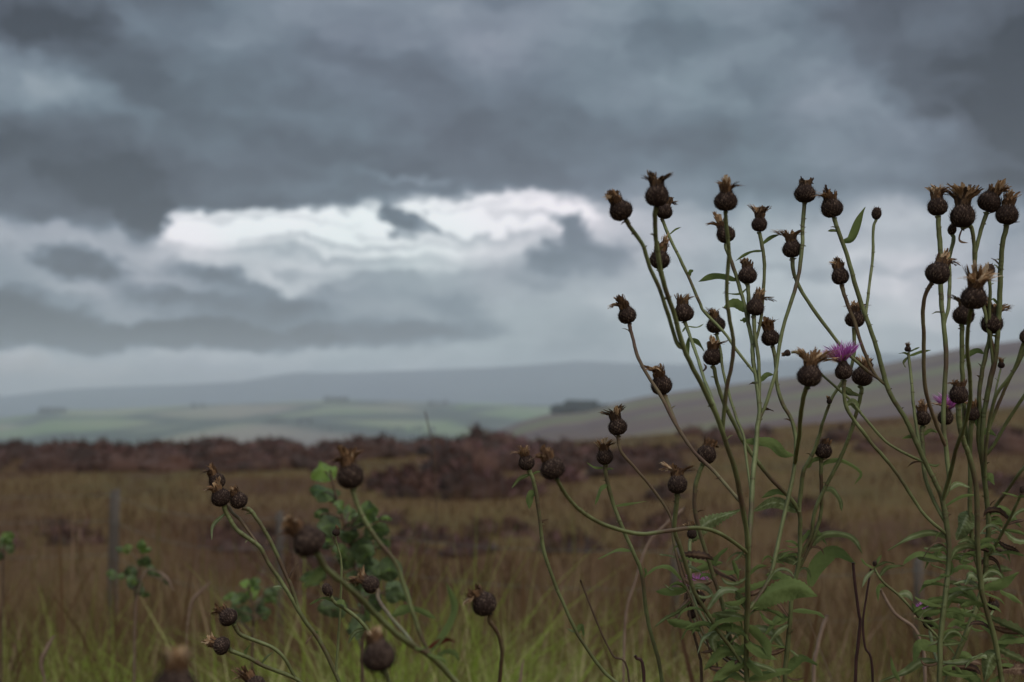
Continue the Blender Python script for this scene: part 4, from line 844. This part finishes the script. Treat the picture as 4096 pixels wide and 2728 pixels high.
K.leaves += [([(3882, 1435), (3905, 1405), (3937, 1415)], 24, 'leaf', 0), ([(3925, 1717), (3905, 1670), (3865, 1677)], 36, 'leaf', 0), ([(3925, 1740), (3950, 1725), (3985, 1745)], 26, 'leaf', 0), ([(3860, 2055), (3855, 2090), (3828, 2160)], 86, 'leaf_pale', .1),
    ([(3954, 2055), (3990, 2035), (4030, 2050), (4087, 2112)], 42, 'leaf', .08), ([(4096, 2224), (4040, 2208), (3992, 2214)], 16, 'leaf', 0), ([(4000, 2360), (4040, 2380), (4096, 2419)], 26, 'leaf', 0), ([(3908, 2671), (3860, 2625), (3805, 2637)], 44, 'leaf', .12), ([(3870, 2520), (3830, 2490), (3790, 2510)], 30, 'leaf', .1),
    ([(3950, 2100), (3985, 2080), (4010, 2110)], 34, 'leaf', .1), ([(4060, 1965), (4085, 1985), (4120, 1985)], 14, 'leaf', 0), ([(4075, 1985), (4040, 1975), (4005, 1970)], 10, 'leaf', 0), ([(3945, 1920), (3960, 1905), (3978, 1940)], 34, 'leaf', 0), ([(3820, 2650), (3870, 2700), (3900, 2740)], 50, 'leaf', .1),
    ([(3940, 2300), (3990, 2275), (4050, 2280)], 38, 'leaf_pale', .2), ([(3890, 2460), (3940, 2500), (3990, 2560)], 30, 'leaf', 0), ([(3995, 1225), (3975, 1195), (3955, 1205)], 14, 'leaf', 0), ([(3992, 1110), (4015, 1108)], 10, 'leaf', 0), ([(3860, 940), (3840, 960), (3875, 972)], 12, 'leaf_dry', 0)]

# ---- thin plants left of A
Q1 = plant('Q1', 'thin single stemmed knapweed with the finely frayed head left of the blurred brown head', .03, 1.0)
HS(Q1, 'main', None, (2106, 1850, 68, 2092, 1789, .955, 'n', 0), [(2124, 1895), (2143, 1962), (2162, 2097), (2176, 2205), (2222, 2340), (2237, 2377), (2298, 2511), (2321, 2553), (2409, 2679), (2480, 2740)], 9, 7, dbot=.96)
Q1.leaves += [([(2133, 1962), (2122, 1990), (2117, 2036)], 34, 'leaf', 0), ([(2118, 1900), (2080, 1915), (2047, 1952)], 17, 'leaf_pale', 0), ([(2163, 2110), (2170, 2085), (2196, 2077)], 8, 'leaf_dry', 0), ([(2310, 2530), (2325, 2505), (2335, 2545)], 26, 'leaf', 0), ([(2135, 1900), (2165, 1885)], 8, 'leaf', 0), ([(2320, 2525), (2290, 2525), (2265, 2512)], 10, 'leaf_pale', 0)]
Q2 = plant('Q2', 'thin knapweed with one ragged upright head, narrow leaves halfway down its slender stem', .08, 1.0)
HS(Q2, 'main', None, (2419, 1826, 73, 2410, 1761, .96, 'h', 0), [(2421, 1875), (2433, 1943), (2461, 2037), (2498, 2130), (2536, 2214), (2568, 2298), (2584, 2434), (2603, 2530), (2630, 2625), (2652, 2745)], 9, 8, dbot=.97)
Q2.leaves += [([(2531, 2209), (2470, 2200), (2391, 2237)], 18, 'leaf', 0), ([(2423, 1940), (2400, 1960), (2381, 2020)], 28, 'leaf', 0), ([(2461, 2030), (2500, 2018), (2587, 2005)], 12, 'leaf', 0), ([(2412, 1872), (2380, 1870), (2347, 1850)], 10, 'leaf', 0), ([(2570, 2310), (2582, 2290), (2575, 2268)], 14, 'leaf', 0), ([(2425, 1880), (2455, 1876)], 8, 'leaf', 0)]
# ---- N: the sharp plant on the left
Nn = plant('N', 'sharply focused knapweed left of the photo centre, three heads crowded at its slanting top', -.11, .98)
HS(Nn, 'main', None, (883, 1990, 76, 850, 1915, .945, 'l', .2), [(905, 2050), (946, 2116), (997, 2155), (1040, 2189), (1074, 2252), (1116, 2312), (1155, 2375), (1208, 2465), (1258, 2534), (1304, 2610), (1357, 2730)], 10, 9, dbot=.96)
HS(Nn, 'h47', 'main', (868, 1925, 70, 838, 1868, .965, 'l', .1), [(895, 1985), (925, 2045), (963, 2082), (1006, 2142), (1036, 2186)], 8, 6, 'stem_brown')
HS(Nn, 'h48', 'main', (955, 2002, 70, 922, 1938, .95, 'x', -.2), [(1000, 2040), (1027, 2074), (1061, 2125), (1104, 2210), (1142, 2295), (1170, 2358), (1208, 2440)], 9, 8)
add_stem(Nn, 'b5', 'main', [(1340, 2140), (1348, 2180), (1363, 2231), (1366, 2300), (1361, 2434), (1353, 2568), (1345, 2700)], .95, 4, 6); H(Nn, 1344, 2130, 30, 1350, 2112, .95, 'x', 0, 'tuft_dark')
Nn.leaves += [([(893, 2057), (855, 2100), (847, 2160)], 16, 'leaf_pale', 0), ([(1159, 2316), (1165, 2285), (1195, 2250)], 15, 'leaf_dry', 0), ([(1140, 2354), (1091, 2348)], 11, 'leaf_pale', 0), ([(1255, 2534), (1232, 2560), (1222, 2580)], 8, 'leaf_dry', 0), ([(1255, 2530), (1275, 2530)], 14, 'leaf', 0)]
# ---- O: blurred plant in front
O = plant('O', 'out of focus foreground knapweed, its big heads on stems leaning to the left', .02, .72)
HS(O, 'main', None, (1231, 2167, 127, 1165, 2085, .58, 'l', .2), [(1300, 2270), (1334, 2300), (1430, 2381), (1506, 2461), (1583, 2534), (1659, 2587), (1728, 2629), (1831, 2735)], 14, 15, dbot=.68)
HS(O, 'h49', 'main', (1401, 1904, 115, 1380, 1793, .66, 'c', -.1), [(1415, 1975), (1431, 2019), (1465, 2091), (1516, 2167), (1584, 2255), (1621, 2358), (1659, 2472), (1690, 2557), (1728, 2632)], 12, 9)
HS(O, 'h51', 'main', (1483, 2338, 76, 1430, 2300, .78, 'w', -.3), [(1515, 2400), (1564, 2469), (1621, 2534), (1659, 2590)], 8, 8, 'stem_brown')
O.leaves += [([(1725, 2610), (1790, 2500), (1815, 2420), (1784, 2331)], 46, 'leaf', 0), ([(1560, 2472), (1640, 2440), (1743, 2472)], 42, 'leaf', 0), ([(1747, 2576), (1780, 2560), (1820, 2568)], 24, 'leaf_red', 0), ([(1300, 2275), (1250, 2280)], 14, 'leaf', 0), ([(1205 + 90, 2260), (1260, 2310), (1210, 2350)], 44, 'leaf', 0)]
O6 = plant('O6', 'small knapweed with a narrow withered bud and two leaves, before the round leaved sapling', .0, .92)
add_stem(O6, 'main', None, [(1322, 2385), (1340, 2410), (1384, 2438), (1437, 2480), (1483, 2541), (1530, 2640), (1560, 2745)], .86, 8, 8, dbot=.88); H(O6, 1311, 2362, 42, 1298, 2335, .86, 'b', 0)
O6.leaves += [([(1336, 2405), (1290, 2395), (1238, 2419)], 18, 'leaf', 0), ([(1342, 2405), (1370, 2408), (1386, 2434)], 22, 'leaf', 0), ([(1460, 2522), (1420, 2530), (1391, 2578)], 20, 'leaf_pale', 0)]
Q3 = plant('Q3', 'blurred knapweed with one round head alone on a dark curved stem near the lower edge', .0, .8)
HS(Q3, 'main', None, (1935, 2415, 104, 1905, 2372, .75, 'f', -.4), [(1960, 2485), (1992, 2534), (2009, 2599), (2004, 2664), (1998, 2745)], 9, 9, 'stem_brown', dbot=.77)
Q4 = plant('Q4', 'very blurred large round knapweed head low down on a short stem, nearest the lens', -.05, .62)
HS(Q4, 'main', None, (1514, 2625, 140, 1500, 2565, .55, 'x', 0), [(1545, 2710), (1567, 2760)], 9, 9, dbot=.56)
R2 = plant('R2', 'low knapweed whose two heads point left on arching stems above the green grass', -.15, 1.0)
HS(R2, 'main', None, (887, 2583, 70, 835, 2560, .93, 'c', -.2), [(930, 2606), (990, 2629), (1055, 2664), (1181, 2714), (1230, 2760)], 9, 8, dbot=.96)
HS(R2, 'h54', 'main', (913, 2469, 72, 878, 2430, .935, 'l', .1), [(945, 2515), (967, 2541), (1036, 2568), (1097, 2595), (1143, 2641), (1185, 2716)], 9, 7)
R2.leaves += [([(984, 2625), (985, 2600), (1000, 2580)], 16, 'leaf', 0), ([(1050, 2655), (1065, 2630), (1095, 2605)], 10, 'leaf_pale', 0)]
Q5 = plant('Q5', 'blurred knapweed head with a curled horn of withered petals, cut by the lower edge', -.14, .5)
HS(Q5, 'main', None, (700, 2750, 180, 705, 2650, .43, 'x', 0), [(715, 2850), (730, 2900)], 12, 12, dbot=.44)
Q6 = plant('Q6', 'knapweed head with orange brown florets just showing above the lower edge', -.2, .92)
HS(Q6, 'main', None, (1020, 2740, 84, 990, 2700, .88, 'l', 0), [(1040, 2790), (1060, 2850)], 9, 9, dbot=.89)
def foliage(pl, names, n, y0=2080, y1=2720, seed=1):
    rr = random.Random(seed)
    for _ in range(n):
        nm = rr.choice(names); ln = [q for q in pl.stems[nm]['line'] if y0 < q[0][1] < y1]
        if not ln: continue
        (x, y), t, r0 = rr.choice(ln); sg = rr.choice((-1, 1)); L = rr.uniform(35, 165) * (.7 + .5 * (y - 2000) / 700); w = L * rr.uniform(.08, .26); up = rr.uniform(-.6, 1.0); dr = rr.uniform(-.5, .9)
        p1 = (x + sg * L * .35, y - L * up * .5); p2 = (x + sg * L * .72, y - L * up * .55 + L * dr * .2); p3 = (x + sg * L * rr.uniform(.85, 1.05), y - L * up * .35 + L * dr * .65)
        pl.leaves.append(([(x, y), p1, p2, p3], w, rr.choice(('leaf', 'leaf', 'leaf', 'leaf_pale', 'leaf_pale', 'leaf_dry')), rr.choice((0, .12, .25, .4))))
foliage(A, ['main', 'h16', 'h42', 'h43', 'h18'], 62, 2200, 2720, 3)
foliage(E, ['main', 't', 'h39'], 28, 2150, 2720, 4)
foliage(D, ['main'], 42, 2120, 2720, 5)
foliage(Gp, ['main'], 22, 2150, 2720, 6)
foliage(K, ['main', 'h30', 'e6'], 60, 2050, 2720, 7)
foliage(O, ['main'], 3, 2380, 2700, 8)
for k_ in PL: build_plant(PL[k_])

# ------------------------------------------------------------------ round leaved saplings behind
def sapling(label, d, leaves, stem):
    bx = P(stem[-1][0], stem[-1][1], d); root = Vector((bx.x, bx.y, zg(bx.x, bx.y)))
    e = empty('sapling', root, label, 'sapling', 'round leaved saplings behind the knapweed')
    mb = MB(); pts = crom([P(x, y, d) for x, y in stem] + [root], 5); tube(mb, pts, [.0012 + .0014 * i / len(pts) for i in range(len(pts))], .5, 7, 0)
    lf = []
    leaves = leaves + [(x + random.uniform(-50, 50), y + random.uniform(-30, 45), rx * random.uniform(.5, .85), ry * random.uniform(.6, .9), random.uniform(.1, .55)) for (x, y, rx, ry, tn) in leaves[1:]]
    for (x, y, rx, ry, tn) in leaves:
        c = P(x, y, d + random.uniform(-.05, .05)); j = min(range(len(pts)), key=lambda i: (pts[i] - c - Vector((0, 0, -.01))).length); a = pts[j]
        tube(mb, [a, a.lerp(c, .6) + Vector((0, 0, .004)), c], [.0011, .0009, .0008], .5, 5, 0)
        ux = (c - a); ux.y *= .5; ux = ux.normalized() if ux.length > .003 else Vector((0, 0, 1))
        ux = (ux + Vector((random.uniform(-.5, .5), random.uniform(-.3, .3), random.uniform(-.4, .5)))).normalized()
        R1 = max(rx, ry) / FOC * d; R2_ = min(rx, ry) / FOC * d
        m2 = MB(); leaf_mesh(m2, [c - ux * R1, c + Vector((0, 0, R1 * .2)), c + ux * R1 * 1.15 - Vector((0, 0, R1 * .25))], R2_ * random.uniform(1.0, 1.3), tn * random.uniform(.6, 1), .12, fold=random.uniform(.1, .5), wavy=.22, turn=random.uniform(-.6, .6), prof=random.uniform(.55, .8))
        lf.append(m2)
    mb.build('stem', M['twig'], e)
    for m2 in lf: m2.build('leaf', M['sap'], e)
sapling('tall round leaved sapling behind the blurred seed heads left of centre', 1.75,
    [(1293, 1887, 46, 50, .8), (1285, 1975, 58, 36, .45), (1290, 2063, 35, 22, .4), (1400, 2050, 42, 34, .4), (1480, 2055, 46, 40, .6), (1320, 2110, 48, 35, .25), (1395, 2130, 44, 34, .2), (1510, 2135, 55, 35, .35), (1450, 2210, 58, 42, .2), (1480, 2280, 48, 42, .3),
     (1555, 2290, 48, 42, .3), (1240, 2320, 44, 28, .55), (1315, 2168, 20, 24, .9), (1545, 2075, 20, 10, .6), (1590, 2370, 36, 55, .3), (1380, 2240, 46, 30, .25), (1420, 2330, 50, 30, .2), (1330, 2440, 55, 32, .15), (1500, 2420, 50, 34, .3), (1440, 2500, 52, 34, .25)],
    [(1320, 1880), (1345, 1990), (1380, 2100), (1410, 2230), (1440, 2400), (1450, 2600)])
sapling('small sapling with few round leaves in the brown grass at left', 2.2,
    [(575, 2193, 26, 30, .75), (582, 2252, 27, 24, .4), (518, 2295, 34, 26, .15), (446, 2299, 26, 16, .35), (616, 2295, 27, 15, .25), (527, 2341, 30, 22, .2), (505, 2201, 20, 20, .75), (560, 2370, 22, 20, .15)],
    [(572, 2200), (560, 2270), (545, 2340), (540, 2500)])
sapling('small bright leaved sapling just above the two low seed heads', 2.1,
    [(990, 2331, 28, 34, .95), (1005, 2368, 34, 25, .8), (959, 2404, 45, 20, .4), (1047, 2411, 30, 22, .35), (1066, 2457, 32, 24, .4), (978, 2457, 35, 25, .3), (1082, 2380, 28, 20, .25), (920, 2480, 30, 22, .2)],
    [(992, 2340), (1010, 2420), (1015, 2500), (1010, 2640)])
sapling('sapling with two blurred leaves at the left edge of the photo', 2.3,
    [(30, 2160, 26, 24, .6), (45, 2195, 22, 20, .3), (-30, 2190, 26, 24, .4), (-10, 2240, 24, 20, .3)], [(20, 2150), (15, 2230), (10, 2400)])

# ------------------------------------------------------------------ dead stalks and grass spikes that stand out
def stalk(label, pts, d, r0, r1, m='twig', cat='stalk', name='dead_stalk', base_d=None):
    w3 = [P(x, y, d) for x, y in pts]; a = w3[-1]; root = Vector((a.x + random.uniform(-.03, .03), a.y + .03, 0)); root.z = zg(root.x, root.y)
    w3 += [a.lerp(root, k / 5) for k in range(1, 6)]; cl = crom(w3, 6); n = len(cl); mb = MB(); sdv = random.random() * 9
    tube(mb, cl, [(r0 + (r1 - r0) * i / n) / FOC * d * (1.12 if i % 9 == 5 else 1) for i in range(n)], [.4 + .3 * noise.noise(Vector((i * .3, sdv, 0))) for i in range(n)], 8, .1)
    return tag(mb.build(name, M[m], origin=root), label, cat, 'dead stalks among the knapweed')
M['dark_stalk'] = mat('purple_brown_stalk', [(.3, (.030, .014, .013)), (.7, (.085, .036, .032))], 60, .6, .4, 500)
M['pale_stalk'] = mat('pale_stalk', [(.3, (.16, .10, .07)), (.7, (.26, .18, .13))], 60, .8, .3, 300)
stalk('stout dark red stump of a stalk at the lower edge below the long curved stem', [(2540, 2622), (2577, 2745)], .95, 7, 8, 'dark_stalk')
stalk('dark purple broken stalk, the left of two standing between the bushy plants', [(3412, 2250), (3418, 2319), (3435, 2453), (3441, 2488), (3430, 2600), (3422, 2735)], .98, 6, 8, 'dark_stalk')
stalk('thin dark purple stalk under the small leafy side shoot', [(3483, 2275), (3464, 2396), (3452, 2491), (3460, 2587), (3491, 2735)], .97, 4, 7, 'dark_stalk')
stalk('pinkish brown stalk slanting down behind the leafy side shoot', [(3521, 2358), (3579, 2453), (3655, 2511), (3686, 2587), (3700, 2700)], 1.15, 7, 7, 'pale_stalk')
stalk('pale blurred stalk standing upright left of the dark purple ones', [(3310, 2460), (3290, 2510), (3268, 2600), (3255, 2720)], 1.3, 7, 10, 'pale_stalk')
stalk('thin brown stalk crossing in front of the small purple flower', [(2695, 2182), (2708, 2210), (2744, 2319), (2783, 2434), (2840, 2606), (2876, 2735)], .94, 3, 4, 'twig')
stalk('reddish brown folded stalk just below the small purple flower', [(2738, 2400), (2746, 2378), (2764, 2491), (2798, 2625), (2807, 2735)], .93, 5, 8, 'twig')
stalk('thin brown stalk slanting down left of the dark red stump', [(2321, 2319), (2397, 2511), (2450, 2620), (2518, 2735)], 1.05, 4, 5, 'twig')
stalk('lone thin brown stalk rising above the moor skyline near the centre', [(1700, 1645), (1718, 1720), (1735, 1790), (1742, 1950), (1748, 2150)], 2.6, 2.2, 4, 'twig')
stalk('pale bent stalk crossing behind the thin ragged headed knapweed', [(2740, 2030), (2660, 2100), (2590, 2180), (2540, 2330), (2500, 2500)], 1.5, 6, 6, 'pale_stalk')
def spike(label, pts, d, r):
    w3 = [P(x, y, d) for x, y in pts]; a = w3[-1]; root = Vector((a.x, a.y, zg(a.x, a.y))); w3 += [a.lerp(root, k / 4) for k in (1, 2, 3)]; cl = crom(w3, 7); n = len(cl); a = cl[-1]
    e = empty('grass_spike', root, label, 'grass spike', 'seeding grass spikes')
    mb = MB(); k = 4 * 7 - 6
    tube(mb, cl[:k], [r / FOC * d * math.sin(math.pi * (.1 + .85 * i / k)) for i in range(k)], .9, 8, .3)
    for i in range(60):
        p = random.choice(cl[:k]); q = p + Vector([random.uniform(-1, 1) for _ in range(3)]).normalized() * (r * 1.7 / FOC * d); ribbon(mb, [p, q], [.0008, .0001], Vector((0, 0, 1)), .9)
    mb.build('seed_spike', M['pale_stalk'], e)
    m2 = MB(); c2 = cl[k - 1:] + [a.lerp(root, .5), root]; tube(m2, c2, [.0009] * len(c2), .5, 6, 0); m2.build('stem', M['pale_stalk'], e)
spike('pale drooping grass spike beside the small left sapling', [(691, 2358), (675, 2325), (653, 2300), (620, 2282), (588, 2280), (560, 2340), (540, 2480)], 2.1, 6)
spike('pale slanting grass spike above the two low seed heads', [(838, 2330), (810, 2360), (768, 2407), (750, 2500), (745, 2600)], 2.0, 8)
spike('pale leaning grass spike in the grass at lower left', [(215, 2545), (190, 2590), (165, 2650), (180, 2728), (190, 2790)], 1.8, 8)
spike('thick pale grass spike low down right of the round lone seed head', [(2095, 2635), (2085, 2690), (2080, 2740), (2080, 2790)], 1.6, 6)
bpy.context.view_layer.update()
